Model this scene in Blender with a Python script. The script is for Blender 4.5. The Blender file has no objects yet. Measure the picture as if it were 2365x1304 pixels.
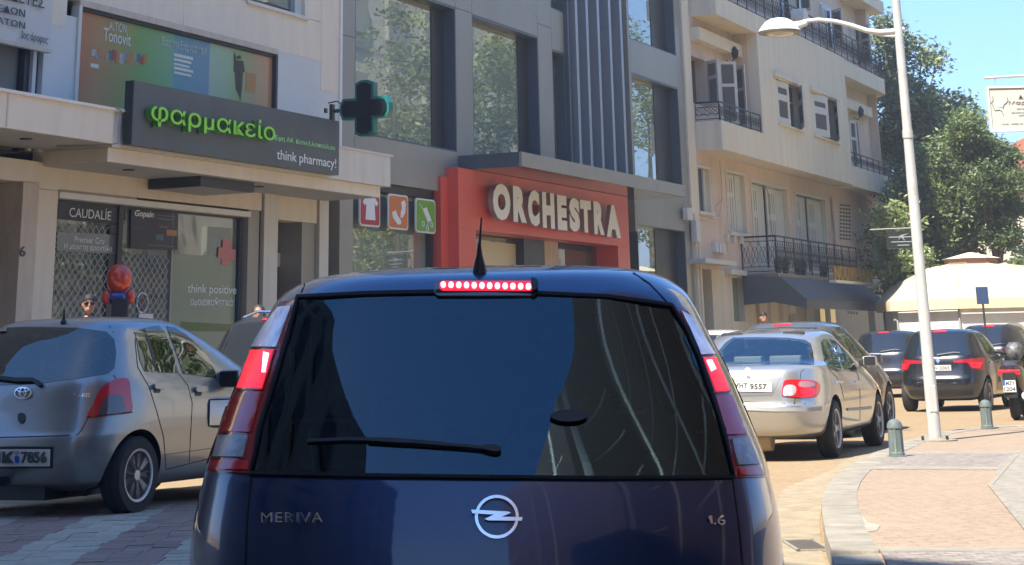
import bpy, bmesh, math, random
import numpy as np
from mathutils import Vector, Matrix
from mathutils.bvhtree import BVHTree
random.seed(7)
SC=bpy.context.scene; COL=SC.collection
# ------------------------------------------------------------ camera, light, exposure
CH=1.2; PITCH=math.radians(19.2); ROLL=.0236; FPX=4356.; PX=1182.5; PY=-700.
Fv=Vector((0,math.cos(PITCH),math.sin(PITCH)))
_r=Vector((1,0,0)); _u=Vector((0,-math.sin(PITCH),math.cos(PITCH)))
Rv=_r*math.cos(ROLL)-_u*math.sin(ROLL); Uv=_u*math.cos(ROLL)+_r*math.sin(ROLL)
CAMP=Vector((0,0,CH))
cd=bpy.data.cameras.new('camera'); cam=bpy.data.objects.new('camera',cd); COL.objects.link(cam)
cam.matrix_world=Matrix(((Rv.x,Uv.x,-Fv.x,0),(Rv.y,Uv.y,-Fv.y,0),(Rv.z,Uv.z,-Fv.z,CH),(0,0,0,1)))
cd.sensor_width=36; cd.lens=36*FPX/2365; cd.shift_y=-(652+700)/2365; cd.clip_end=2000; cd.clip_start=.1
SC.camera=cam
SUN_EL=math.radians(54); SUN_TO=Vector((.62,.785,0)).normalized()   # horizontal travel direction of the light
w=bpy.data.worlds.new('World'); SC.world=w; w.use_nodes=True
nt=w.node_tree; bg=nt.nodes['Background']; sky=nt.nodes.new('ShaderNodeTexSky')
sky.sky_type='NISHITA'; sky.sun_disc=False; sky.sun_elevation=SUN_EL
sky.sun_rotation=math.atan2(-SUN_TO.x,-SUN_TO.y)
sky.air_density=1.0; sky.dust_density=.3; sky.ozone_density=2.5
hs_=nt.nodes.new('ShaderNodeHueSaturation'); hs_.inputs['Saturation'].default_value=.95; nt.links.new(sky.outputs[0],hs_.inputs['Color']); mx_=nt.nodes.new('ShaderNodeMix'); mx_.data_type='RGBA'; mx_.inputs[0].default_value=.84; nt.links.new(hs_.outputs[0],mx_.inputs[6]); mx_.inputs[7].default_value=(.10,.46,1.35,1); nt.links.new(mx_.outputs[2],bg.inputs[0]); bg.inputs[1].default_value=.16
sl=bpy.data.lights.new('sun','SUN'); sl.energy=2.3; sl.angle=math.radians(.5); sl.color=(1,.93,.82)
so=bpy.data.objects.new('sun',sl); COL.objects.link(so)
ld=Vector((SUN_TO.x*math.cos(SUN_EL),SUN_TO.y*math.cos(SUN_EL),-math.sin(SUN_EL)))
so.rotation_euler=ld.to_track_quat('-Z','Y').to_euler(); so.location=(-20,-20,40)
SC.view_settings.view_transform='Standard'; SC.view_settings.look='None'; SC.view_settings.gamma=1
SC.view_settings.exposure=2.4; SC.view_settings.use_curve_mapping=False
SC.cycles.max_bounces=8; SC.cycles.transparent_max_bounces=12
SC.cycles.caustics_reflective=False; SC.cycles.caustics_refractive=False
SC.cycles.sample_clamp_indirect=4

# ------------------------------------------------------------ measuring: a pixel of the photograph -> a point on a real plane
def ray(x,y):
    return (Fv+Rv*((x-PX)/FPX)-Uv*((y-PY)/FPX))
def G(x,y,z=0):
    d=ray(x,y); k=(z-CH)/d.z; p=CAMP+d*k; return p
def D(x,y,Y):
    d=ray(x,y); p=CAMP+d*(Y/d.y); return p
UX=Vector((.39986,.91658,0)); NX=Vector((.91658,-.39986,0)); FO=Vector((-6.592,30,0)); FROT=math.atan2(UX.y,UX.x)
def P(x,y,off=0.):
    """pixel -> (t, z) on the street-front plane moved out by off"""
    d=ray(x,y); q=FO+NX*off; k=((q-CAMP).dot(NX))/d.dot(NX); p=CAMP+d*k
    return (p-FO).dot(UX), p.z
def T(x,y,off=0.): return P(x,y,off)[0]
def Z(x,y,off=0.): return P(x,y,off)[1]

# ------------------------------------------------------------ materials
MATS={}
def mat(name,col,rough=.6,metal=0.,var=0.,scale=3.,bump=0.,bscale=40.,spec=.5,coat=0.,emit=None,estr=0.,alpha=1.,dirt=None,stretch=None,back=False,ior=1.5):
    if name in MATS: return MATS[name]
    m=bpy.data.materials.new(name); m.use_nodes=True; MATS[name]=m
    t=m.node_tree; b=t.nodes['Principled BSDF']; L=t.links
    b.inputs['Roughness'].default_value=rough; b.inputs['Metallic'].default_value=metal
    b.inputs['Base Color'].default_value=(*col,1); b.inputs['Specular IOR Level'].default_value=spec
    b.inputs['Coat Weight'].default_value=coat; b.inputs['Coat Roughness'].default_value=.03; b.inputs['IOR'].default_value=ior
    if emit: b.inputs['Emission Color'].default_value=(*emit,1); b.inputs['Emission Strength'].default_value=estr
    if alpha<1: b.inputs['Alpha'].default_value=alpha
    tc=t.nodes.new('ShaderNodeTexCoord'); src=tc.outputs['Object']
    if stretch:
        mp=t.nodes.new('ShaderNodeMapping'); mp.inputs['Scale'].default_value=stretch; L.new(src,mp.inputs[0]); src2=mp.outputs[0]
    else: src2=src
    c_out=None
    if var>0:
        n=t.nodes.new('ShaderNodeTexNoise'); n.inputs['Scale'].default_value=scale; n.inputs['Detail'].default_value=8; n.inputs['Roughness'].default_value=.6
        L.new(src2,n.inputs['Vector'])
        r=t.nodes.new('ShaderNodeMapRange'); r.inputs[1].default_value=.3; r.inputs[2].default_value=.7; r.inputs[3].default_value=1-var; r.inputs[4].default_value=1+var
        L.new(n.outputs[0],r.inputs[0])
        mx=t.nodes.new('ShaderNodeMix'); mx.data_type='RGBA'; mx.blend_type='MULTIPLY'; mx.inputs[0].default_value=1
        mx.inputs[6].default_value=(*col,1); L.new(r.outputs[0],mx.inputs[7]); c_out=mx.outputs[2]
        if dirt:
            n2=t.nodes.new('ShaderNodeTexNoise'); n2.inputs['Scale'].default_value=scale*.7; n2.inputs['Detail'].default_value=10; n2.inputs['Roughness'].default_value=.75
            L.new(src2,n2.inputs['Vector'])
            r2=t.nodes.new('ShaderNodeMapRange'); r2.inputs[1].default_value=.52; r2.inputs[2].default_value=.72; L.new(n2.outputs[0],r2.inputs[0]); r2.inputs[4].default_value=.8
            m2=t.nodes.new('ShaderNodeMix'); m2.data_type='RGBA'; L.new(r2.outputs[0],m2.inputs[0]); L.new(c_out,m2.inputs[6]); m2.inputs[7].default_value=(*dirt,1); c_out=m2.outputs[2]
    if back:
        g=t.nodes.new('ShaderNodeNewGeometry'); m3=t.nodes.new('ShaderNodeMix'); m3.data_type='RGBA'
        L.new(g.outputs['Backfacing'],m3.inputs[0])
        if c_out: L.new(c_out,m3.inputs[6])
        else: m3.inputs[6].default_value=(*col,1)
        m3.inputs[7].default_value=(.05,.05,.055,1); c_out=m3.outputs[2]
    if c_out: L.new(c_out,b.inputs['Base Color'])
    if bump>0:
        n=t.nodes.new('ShaderNodeTexNoise'); n.inputs['Scale'].default_value=bscale; n.inputs['Detail'].default_value=5; L.new(src2,n.inputs['Vector'])
        bp=t.nodes.new('ShaderNodeBump'); bp.inputs['Strength'].default_value=bump; bp.inputs['Distance'].default_value=.02; L.new(n.outputs[0],bp.inputs['Height']); L.new(bp.outputs[0],b.inputs['Normal'])
    return m
def glassm(name,tint=(.5,.6,.6),refl=.35,rough=.01,gcol=(.95,1,.98),pale_share=0.,bump=.05):
    """pane: mirrors by Fresnel-like share, lets tinted light through"""
    if name in MATS: return MATS[name]
    m=bpy.data.materials.new(name); m.use_nodes=True; MATS[name]=m
    t=m.node_tree; L=t.links
    for n in list(t.nodes): t.nodes.remove(n)
    o=t.nodes.new('ShaderNodeOutputMaterial'); tr=t.nodes.new('ShaderNodeBsdfTransparent'); gl=t.nodes.new('ShaderNodeBsdfGlossy')
    tr.inputs[0].default_value=(*tint,1); gl.inputs['Roughness'].default_value=rough; gl.inputs[0].default_value=(*gcol,1)
    lw=t.nodes.new('ShaderNodeLayerWeight'); lw.inputs[0].default_value=.35
    r=t.nodes.new('ShaderNodeMapRange'); r.inputs[3].default_value=refl; r.inputs[4].default_value=1; L.new(lw.outputs['Fresnel'],r.inputs[0])
    nz=t.nodes.new('ShaderNodeTexNoise'); nz.inputs['Scale'].default_value=.9; nz.inputs['Detail'].default_value=1
    tc=t.nodes.new('ShaderNodeTexCoord'); L.new(tc.outputs['Object'],nz.inputs['Vector'])
    bp=t.nodes.new('ShaderNodeBump'); bp.inputs['Strength'].default_value=bump; bp.inputs['Distance'].default_value=.02; L.new(nz.outputs[0],bp.inputs['Height']); L.new(bp.outputs[0],gl.inputs['Normal'])
    mx=t.nodes.new('ShaderNodeMixShader'); L.new(r.outputs[0],mx.inputs[0]); L.new(tr.outputs[0],mx.inputs[1]); L.new(gl.outputs[0],mx.inputs[2]); 
    if pale_share>0:  # even pale diffuse share, painted in to make the pane's reflection brighter
        df=t.nodes.new('ShaderNodeBsdfDiffuse'); df.inputs[0].default_value=(.55,.62,.52,1); m4=t.nodes.new('ShaderNodeMixShader'); m4.inputs[0].default_value=pale_share; L.new(mx.outputs[0],m4.inputs[1]); L.new(df.outputs[0],m4.inputs[2]); L.new(m4.outputs[0],o.inputs[0])
    else: L.new(mx.outputs[0],o.inputs[0])
    return m
def paving(name,c1,c2,mortar,bw,bh,rot=0.,dirt=(.5,.42,.3),bumpd=.004,vary=.2):
    m=bpy.data.materials.new(name); m.use_nodes=True; MATS[name]=m
    t=m.node_tree; L=t.links; b=t.nodes['Principled BSDF']; b.inputs['Roughness'].default_value=.9; b.inputs['Specular IOR Level'].default_value=.2
    tc=t.nodes.new('ShaderNodeTexCoord'); mp=t.nodes.new('ShaderNodeMapping'); mp.inputs['Rotation'].default_value=(0,0,rot); L.new(tc.outputs['Object'],mp.inputs[0])
    br=t.nodes.new('ShaderNodeTexBrick'); br.inputs['Scale'].default_value=1; br.inputs['Brick Width'].default_value=bw; br.inputs['Row Height'].default_value=bh; br.inputs['Mortar Size'].default_value=.005
    br.inputs['Color1'].default_value=(*c1,1); br.inputs['Color2'].default_value=(*c2,1); br.inputs['Mortar'].default_value=(*mortar,1); L.new(mp.outputs[0],br.inputs[0])
    n=t.nodes.new('ShaderNodeTexNoise'); n.inputs['Scale'].default_value=1.1; n.inputs['Detail'].default_value=9; n.inputs['Roughness'].default_value=.7; L.new(tc.outputs['Object'],n.inputs[0])
    r=t.nodes.new('ShaderNodeMapRange'); r.inputs[1].default_value=.42; r.inputs[2].default_value=.68; r.inputs[4].default_value=.55; L.new(n.outputs[0],r.inputs[0])
    mx=t.nodes.new('ShaderNodeMix'); mx.data_type='RGBA'; L.new(r.outputs[0],mx.inputs[0]); L.new(br.outputs[0],mx.inputs[6]); mx.inputs[7].default_value=(*dirt,1)
    n2=t.nodes.new('ShaderNodeTexNoise'); n2.inputs['Scale'].default_value=14; n2.inputs['Detail'].default_value=6; L.new(tc.outputs['Object'],n2.inputs[0])
    r2=t.nodes.new('ShaderNodeMapRange'); r2.inputs[1].default_value=.3; r2.inputs[2].default_value=.7; r2.inputs[3].default_value=1-vary; r2.inputs[4].default_value=1+vary; L.new(n2.outputs[0],r2.inputs[0])
    m2=t.nodes.new('ShaderNodeMix'); m2.data_type='RGBA'; m2.blend_type='MULTIPLY'; m2.inputs[0].default_value=1; L.new(mx.outputs[2],m2.inputs[6]); L.new(r2.outputs[0],m2.inputs[7])
    L.new(m2.outputs[2],b.inputs['Base Color'])
    bp=t.nodes.new('ShaderNodeBump'); bp.inputs['Distance'].default_value=bumpd; bp.inputs['Strength'].default_value=.7; L.new(br.outputs['Fac'],bp.inputs['Height']); bp.invert=True; L.new(bp.outputs[0],b.inputs['Normal'])
    return m
M_stone=mat('cream_stone',(.72,.635,.49),.55,var=.055,scale=2.0,bump=.15,bscale=30,dirt=(.62,.545,.42),stretch=(1.6,1.6,.3))
M_stone2=mat('warm_stone_veneer',(.55,.46,.35),.6,var=.1,scale=5,bump=.15,dirt=(.30,.24,.18),stretch=(1,1,.4))
M_marble=mat('pale_marble_slab',(.62,.60,.53),.35,var=.05,scale=2.5,dirt=(.52,.50,.44),stretch=(3,3,.25))
M_white=mat('white_paint',(.72,.70,.64),.5,var=.05,scale=3)
M_wpanel=mat('white_metal_panel',(.60,.60,.56),.4,var=.05,scale=1,dirt=(.45,.46,.46))
M_soff=mat('grey_soffit',(.40,.41,.41),.7,var=.06,scale=2)
M_clad=mat('grey_metal_cladding',(.32,.31,.275),.38,metal=.25,var=.10,scale=.8,stretch=(1,1,.4))
M_clad2=mat('light_grey_metal_canopy',(.34,.33,.31),.35,metal=.3,var=.08,scale=1.1)
M_reveal=mat('blue_grey_metal_frame',(.085,.115,.14),.35,metal=.2)
M_dark=mat('dark_metal_frame',(.03,.033,.038),.4)
M_black=mat('black_plastic',(.012,.012,.013),.5)
M_fin=mat('pale_anodised_fin',(.36,.39,.45),.3,metal=.5)
M_red=mat('red_aluminium_panel',(.72,.10,.06),.35,var=.05,scale=1)
M_letter=mat('white_letter',(.85,.86,.82),.4,var=.04,scale=4)
M_lside=mat('letter_side_metal',(.35,.33,.30),.4,metal=.4)
M_signg=mat('slate_sign_board',(.085,.10,.10),.45,var=.12,scale=1.5,dirt=(.11,.125,.13))
M_green=mat('green_acrylic_letter',(.28,.72,.06),.35)
M_green2=mat('green_letter_side',(.06,.25,.03),.5)
M_ltgreen=mat('pale_green_print',(.35,.75,.3),.5)
M_print=mat('white_print',(.75,.76,.72),.5)
M_dprint=mat('dark_print',(.06,.06,.06),.6)
M_gprint=mat('grey_print',(.30,.31,.31),.6)
M_cross=mat('dark_led_panel',(.006,.012,.018),.9,spec=.1)
M_teal=mat('teal_cross_edge',(.01,.16,.14),.3)
M_pink=mat('pink_stucco',(.66,.53,.42),.9,var=.08,scale=2,bump=.25,bscale=60,dirt=(.46,.345,.26),stretch=(2,2,.2))
M_creamw=mat('cream_stucco',(.74,.665,.51),.9,var=.07,scale=1.6,bump=.2,bscale=60,dirt=(.56,.515,.41),stretch=(2.2,2.2,.18))
M_shut=mat('white_shutter_paint',(.64,.63,.57),.6,var=.06,scale=6)
M_slat=mat('grey_louvre_slat',(.20,.19,.175),.7)
M_iron=mat('black_wrought_iron',(.02,.024,.03),.5)
M_awn=mat('slate_awning_fabric',(.105,.115,.12),.85,var=.06,scale=3)
M_gold=mat('gold_letter',(.42,.27,.07),.4,metal=.3)
M_conc=mat('grey_concrete',(.27,.24,.185),.9,var=.2,scale=5,bump=.5,bscale=40,dirt=(.19,.165,.125))
M_pole=mat('galvanised_pole_paint',(.50,.50,.46),.45,metal=.1,var=.09,scale=6,dirt=(.36,.34,.30))
M_lampw=mat('white_enamel',(.70,.70,.66),.3)
M_boll=mat('green_grey_cast_iron',(.115,.145,.135),.55,var=.15,scale=12,bump=.3,bscale=60,dirt=(.2,.2,.17))
M_tyre=mat('tyre_rubber',(.018,.018,.018),.8,bump=.3,bscale=90)
M_rim=mat('silver_wheel_alloy',(.50,.49,.47),.4,metal=.3)
M_rimd=mat('brake_dark',(.02,.02,.02),.6)
M_blue=mat('dark_blue_metallic_paint',(.003,.030,.115),.32,metal=.4,coat=1.,back=True,var=.12,scale=2.,dirt=(.008,.026,.075))
M_silv=mat('silver_metallic_paint',(.25,.26,.26),.32,metal=.65,coat=.8,back=True)
M_silv2=mat('pale_silver_metallic_paint',(.42,.41,.38),.28,metal=.7,coat=1.,back=True)
M_grey=mat('grey_metallic_paint',(.14,.135,.12),.35,metal=.6,coat=.8,back=True)
M_blk=mat('black_car_paint',(.008,.009,.012),.25,coat=1.,back=True)
M_navy=mat('dark_navy_car_paint',(.012,.014,.022),.25,coat=1.,back=True)
M_whcar=mat('white_car_paint',(.55,.55,.53),.3,coat=.8,back=True)
M_seam=mat('panel_gap_black',(.004,.004,.005),.8)
M_chrome=mat('chrome',(.75,.76,.78),.12,metal=1)
M_redl=mat('red_lamp_lens',(.62,.012,.018),.12,spec=.7,coat=.4)
M_dredl=mat('dark_red_lamp_lens',(.32,.008,.016),.12,spec=.6,coat=.4)
M_clear=mat('clear_lamp_lens',(.85,.78,.80),.38,metal=.75,var=.3,scale=30,coat=0,spec=.3,stretch=(1,1,.2))
M_smoke=mat('smoked_lamp_lens',(.10,.07,.065),.12,coat=1)
M_amber=mat('dull_plate_lamp',(.12,.04,.03),.2,emit=(1,.25,.1),estr=.02)
M_brake=mat('lit_brake_lamp',(.6,.01,.01),.3,emit=(1,.012,.03),estr=.24)
M_brakehot=mat('lit_brake_lamp_core',(.8,.2,.2),.3,emit=(1,.13,.17),estr=1.9)
M_cgd=glassm('dark_tinted_car_glass',(.12,.2,.28),.026,gcol=(.55,.82,1),bump=0.)
M_cgl=glassm('light_car_glass',(.40,.46,.46),.10,bump=0.)
M_cgo=mat('opaque_dark_car_glass',(.01,.013,.016),.03,spec=.9,coat=.5)
M_frit=mat('black_glass_border',(.006,.007,.009),.05,spec=.6)
M_seat=mat('charcoal_seat_fabric',(.03,.032,.036),.9)
M_plate=mat('white_number_plate',(.62,.62,.58),.4)
M_eub=mat('blue_print',(.01,.10,.45),.5)
M_shop=glassm('shop_window_glass',(.45,.55,.52),.40,pale_share=.30)
M_shopd=glassm('dark_shop_glass',(.22,.26,.25),.26,pale_share=.15)
M_frost=mat('frosted_green_vinyl',(.25,.30,.205),.12,spec=.8,var=.08,scale=.8)
M_skin=mat('skin',(.33,.18,.125),.55); M_hair=mat('dark_hair',(.015,.011,.009),.7); M_cloth=mat('dark_jacket_cloth',(.03,.035,.045),.9)
M_cloth2=mat('grey_cloth',(.2,.2,.2),.9)
M_leaf=[mat('leaf_dark',(.10,.15,.055),.55,var=.25,scale=1.5),mat('leaf_mid',(.19,.25,.09),.55,var=.25,scale=1.5),mat('leaf_light',(.31,.37,.14),.55,var=.25,scale=1.5),mat('leaf_grey_green',(.17,.22,.13),.55,var=.2,scale=1.5)]
for m_ in M_leaf:
    t_=m_.node_tree; b_=t_.nodes['Principled BSDF']; o_=t_.nodes['Material Output']; tl_=t_.nodes.new('ShaderNodeBsdfTranslucent'); mm_=t_.nodes.new('ShaderNodeMixShader'); mm_.inputs[0].default_value=.35
    src_=b_.inputs['Base Color'].links[0].from_socket; t_.links.new(src_,tl_.inputs[0]); t_.links.new(b_.outputs[0],mm_.inputs[1]); t_.links.new(tl_.outputs[0],mm_.inputs[2]); t_.links.new(mm_.outputs[0],o_.inputs[0])
M_bark=mat('grey_bark',(.16,.13,.10),.9,var=.3,scale=6,bump=.6,bscale=20)
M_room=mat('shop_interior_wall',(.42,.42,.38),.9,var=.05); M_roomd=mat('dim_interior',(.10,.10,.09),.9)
M_tile=mat('terracotta_roof',(.42,.15,.08),.8,var=.2,scale=4)
M_yellow=mat('yellow_stucco',(.62,.45,.20),.9,var=.05,scale=1)
M_canvas=mat('cream_canvas',(.50,.44,.31),.8,var=.05,scale=1.5)
M_pvc=mat('translucent_pvc_sheet',(.72,.74,.74),.3,var=.12,scale=2)
M_maroon=mat('maroon_brown_stucco',(.13,.07,.055),.9,var=.1)

# ------------------------------------------------------------ mesh helpers
def tag(o,label=None,cat=None,group=None,kind=None):
    if label:o['label']=label
    if cat:o['category']=cat
    if group:o['group']=group
    if kind:o['kind']=kind
    return o
def empty(name,loc=(0,0,0),rz=0.,label=None,cat=None,group=None):
    o=bpy.data.objects.new(name,None); COL.objects.link(o); o.location=loc; o.rotation_euler=(0,0,rz); o.empty_display_size=.3
    return tag(o,label,cat,group)
class MB:
    def __init__(s): s.v=[];s.f=[];s.m=[];s.cur=0
    def add(s,vs,fs):
        b=len(s.v); s.v+= [tuple(v) for v in vs]; s.f+=[tuple(b+i for i in f) for f in fs]; s.m+=[s.cur]*len(fs); return s
    def box(s,x0,x1,y0,y1,z0,z1):
        if x0>x1:x0,x1=x1,x0
        if y0>y1:y0,y1=y1,y0
        if z0>z1:z0,z1=z1,z0
        v=[(x0,y0,z0),(x1,y0,z0),(x1,y1,z0),(x0,y1,z0),(x0,y0,z1),(x1,y0,z1),(x1,y1,z1),(x0,y1,z1)]
        return s.add(v,[(3,2,1,0),(4,5,6,7),(0,1,5,4),(1,2,6,5),(2,3,7,6),(3,0,4,7)])
    def fb(s,t0,t1,o0,o1,z0,z1): return s.box(t0,t1,-o0,-o1,z0,z1)   # in street-front coordinates
    def prism(s,pts,a,b,axis='y'):
        """polygon pts (2-D) extruded between a and b along axis"""
        n=len(pts)
        def mk(p,q): return {'y':(p[0],q,p[1]),'x':(q,p[0],p[1]),'z':(p[0],p[1],q)}[axis]
        v=[mk(p,a) for p in pts]+[mk(p,b) for p in pts]
        return s.add(v,[tuple(range(n)),tuple(range(2*n-1,n-1,-1))]+[(i,i+n,(i+1)%n+n,(i+1)%n) for i in range(n)])
    def tube(s,pts,r,n=8,cap=True):
        pts=[Vector(p) for p in pts]; rs=r if isinstance(r,(list,tuple)) else [r]*len(pts)
        rings=[]; up=None
        for i,p in enumerate(pts):
            d=(pts[min(i+1,len(pts)-1)]-pts[max(i-1,0)]).normalized()
            if up is None: up=Vector((0,0,1)) if abs(d.z)<.9 else Vector((1,0,0))
            a=d.cross(up).normalized(); b=a.cross(d).normalized(); up=b
            rings.append([p+a*math.cos(2*math.pi*k/n)*rs[i]+b*math.sin(2*math.pi*k/n)*rs[i] for k in range(n)])
        v=[q for rg in rings for q in rg]; f=[]
        for i in range(len(pts)-1):
            for k in range(n): f.append((i*n+k,i*n+(k+1)%n,(i+1)*n+(k+1)%n,(i+1)*n+k))
        if cap: f+=[tuple(range(n-1,-1,-1)),tuple((len(pts)-1)*n+k for k in range(n))]
        return s.add(v,f)
    def lathe(s,prof,n=24,axis='z',c=(0,0,0)):
        v=[];f=[]
        for r,h in prof:
            for k in range(n):
                a=2*math.pi*k/n; q={'z':(r*math.cos(a),r*math.sin(a),h),'x':(h,r*math.cos(a),r*math.sin(a)),'y':(r*math.cos(a),h,r*math.sin(a))}[axis]
                v.append((q[0]+c[0],q[1]+c[1],q[2]+c[2]))
        for i in range(len(prof)-1):
            for k in range(n): f.append((i*n+k,i*n+(k+1)%n,(i+1)*n+(k+1)%n,(i+1)*n+k))
        f+=[tuple(range(n-1,-1,-1)),tuple((len(prof)-1)*n+k for k in range(n))]
        return s.add(v,f)
    def ell(s,c,r,n=14,m=9):
        pr=[(max(1e-4,math.sin(math.pi*i/m)),-math.cos(math.pi*i/m)) for i in range(m+1)]
        k=len(s.v); s.lathe(pr,n)
        for i in range(k,len(s.v)): x,y,z=s.v[i]; s.v[i]=(c[0]+x*r[0],c[1]+y*r[1],c[2]+z*r[2])
        return s
    def build(s,name,m,parent=None,smooth=False,bevel=0.,mtx=None,angle=40):
        me=bpy.data.meshes.new(name); me.from_pydata(s.v,[],s.f)
        ms=m if isinstance(m,(list,tuple)) else [m]
        for x in ms: me.materials.append(x)
        if len(ms)>1: me.polygons.foreach_set('material_index',s.m)
        bm=bmesh.new(); bm.from_mesh(me); bmesh.ops.recalc_face_normals(bm,faces=bm.faces)
        if bevel>0: bmesh.ops.bevel(bm,geom=[e for e in bm.edges if len(e.link_faces)==2 and e.calc_face_angle(0)>.5],offset=bevel,segments=2,affect='EDGES',profile=.6)
        bm.to_mesh(me); bm.free()
        if mtx is not None: me.transform(mtx)
        if smooth:
            me.polygons.foreach_set('use_smooth',[True]*len(me.polygons))
            try: me.set_sharp_from_angle(angle=math.radians(angle))
            except Exception: pass
        o=bpy.data.objects.new(name,me); COL.objects.link(o)
        if parent: o.parent=parent
        return o
def FB(name,m,par,t0,t1,o0,o1,z0,z1,bevel=0.):
    return MB().fb(t0,t1,o0,o1,z0,z1).build(name,m,par,bevel=bevel)
def RP(name,m,par,tl,br,off,depth=.05,off_meas=None,bevel=0.):
    """box whose face fills the pixel rectangle tl..br on plane off, going back by depth"""
    a=P(*tl,off if off_meas is None else off_meas); b=P(*br,off if off_meas is None else off_meas)
    return FB(name,m,par,a[0],b[0],off-depth,off,b[1],a[1],bevel)
def text2d(s,bold=0.,shear=0.,cw=1.):
    cu=bpy.data.curves.new('t','FONT'); cu.body=s; cu.offset=bold; cu.shear=shear; cu.resolution_u=3; cu.space_character=cw
    o=bpy.data.objects.new('t',cu); COL.objects.link(o); dg=bpy.context.evaluated_depsgraph_get(); dg.update()
    me=bpy.data.meshes.new_from_object(o.evaluated_get(dg)); COL.objects.unlink(o); bpy.data.objects.remove(o); bpy.data.curves.remove(cu)
    vs=[(v.co.x,v.co.y) for v in me.vertices]; fs=[tuple(p.vertices) for p in me.polygons]; bpy.data.meshes.remove(me)
    xs=[v[0] for v in vs]; ys=[v[1] for v in vs]; x0,x1,y0,y1=min(xs),max(xs),min(ys),max(ys)
    vs=[((x-x0)/(x1-x0),(y-y0)/(y1-y0)) for x,y in vs]
    # merge doubles so that only the outline is a boundary
    key={};idx=[];nv=[]
    for v in vs:
        k=(round(v[0],4),round(v[1],4))
        if k not in key: key[k]=len(nv); nv.append(v)
        idx.append(key[k])
    nf=[]
    for f in fs:
        g=[]
        for i in f:
            if idx[i] not in g: g.append(idx[i])
        if len(g)>2: nf.append(tuple(g))
    return nv,nf
def solid2d(vs,fs,mapf,name,m,par,side=None):
    """flat mesh -> solid: mapf(x,y,k) with k=1 front, k=0 back"""
    mb=MB(); n=len(vs); e={}
    for f in fs:
        for i in range(len(f)):
            a,b=f[i],f[(i+1)%len(f)]; k=(min(a,b),max(a,b)); e.setdefault(k,[]).append((a,b))
    mb.add([mapf(x,y,1) for x,y in vs]+[mapf(x,y,0) for x,y in vs],fs)
    mb.cur=1 if side else 0
    n0=len(mb.v)-2*n
    for k,l in e.items():
        if len(l)==1:
            a,b=l[0]; mb.f.append((n0+b,n0+a,n0+a+n,n0+b+n)); mb.m.append(mb.cur)
    me=bpy.data.meshes.new(name); me.from_pydata(mb.v,[],mb.f); me.materials.append(m)
    if side: me.materials.append(side); me.polygons.foreach_set('material_index',mb.m)
    o=bpy.data.objects.new(name,me); COL.objects.link(o); o.parent=par; return o
def TX(s,l,r,t,b,off,m,par,depth=.012,bold=0.,side=None,shear=0.,name='lettering',cw=1.):
    """text fitted between pixel points left, right, top, bottom on plane off"""
    t0,t1=T(*l,off),T(*r,off); z1,z0=Z(*t,off),Z(*b,off)
    vs,fs=text2d(s,bold,shear,cw)
    return solid2d(vs,fs,lambda x,y,k:(t0+x*(t1-t0),-(off+(depth if k else 0)),z0+y*(z1-z0)),name,m,par,side)
def rrect(x0,x1,y0,y1,r,n=5):
    p=[]
    for cx,cy,a0 in ((x1-r,y1-r,0),(x0+r,y1-r,90),(x0+r,y0+r,180),(x1-r,y0+r,270)):
        for i in range(n+1): a=math.radians(a0+90*i/n); p.append((cx+r*math.cos(a),cy+r*math.sin(a)))
    return p
def slope_poly(pts,off): return [P(x,y,off) for x,y in pts]
def FP(name,m,par,pts,off,depth=.02,meas=None):
    """polygon given by pixels on plane meas, solid from off-depth to off"""
    q=slope_poly(pts,off if meas is None else meas)
    return MB().prism(q,-(off-depth),-off,'y').build(name,m,par)

# ------------------------------------------------------------ cars: a body lofted from horizontal slices, then panes, lamps and trim laid on its surface
def catmull(keys,sub):
    K=[np.array(k,float) for k in keys]; out=[]
    for i in range(len(K)-1):
        p0=K[max(i-1,0)];p1=K[i];p2=K[i+1];p3=K[min(i+2,len(K)-1)]
        for s in range(sub):
            u=s/sub; a=p1+(p2-p0)*.5*u*.9+(3*(p2-p1)-(p2-p0)*.45*2-(p3-p1)*.45)*u*u+(-2*(p2-p1)+(p2-p0)*.45+(p3-p1)*.45)*u**3
            out.append(a)
    out.append(K[-1]); return out
def loft(keys,nu,sub,bow=0.):
    """keys: (z rear, z front, y rear, y front, half width, squareness)"""
    S=catmull(keys,sub); V=[];F=[]
    for k in S:
        zr,zf,yr,yf,w_,n=k; th=np.linspace(0,2*np.pi,1601)[:-1]; c,s_=np.cos(th),np.sin(th)
        x=w_*np.sign(c)*np.abs(c)**(2/n); ss=np.sign(s_)*np.abs(s_)**(2/n); y=(yr+yf)/2+(yf-yr)/2*ss
        xc=np.append(x,x[0]);yc=np.append(y,y[0]); d=np.hypot(np.diff(xc),np.diff(yc)); cum=np.append(0,np.cumsum(d)); q=np.linspace(0,cum[-1],nu+1)[:-1]
        X=np.interp(q,cum,xc);Yy=np.interp(q,cum,yc); f=(Yy-yr)/(yf-yr); f=f*f*(3-2*f)
        Zz=zr+(zf-zr)*f; Yy=Yy+bow*(X**2)*(1-f)
        V+=list(zip(X.tolist(),Yy.tolist(),Zz.tolist()))
    m=len(S)
    for i in range(m-1):
        for j in range(nu): F.append((i*nu+j,i*nu+(j+1)%nu,(i+1)*nu+(j+1)%nu,(i+1)*nu+j))
    F.append(tuple(range(nu-1,-1,-1)))
    k=S[-1]; V.append((0,(k[2]+k[3])/2,(k[0]+k[1])/2+.004)); t=len(V)-1
    for j in range(nu): F.append(((m-1)*nu+j,(m-1)*nu+(j+1)%nu,t))
    return V,F
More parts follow.
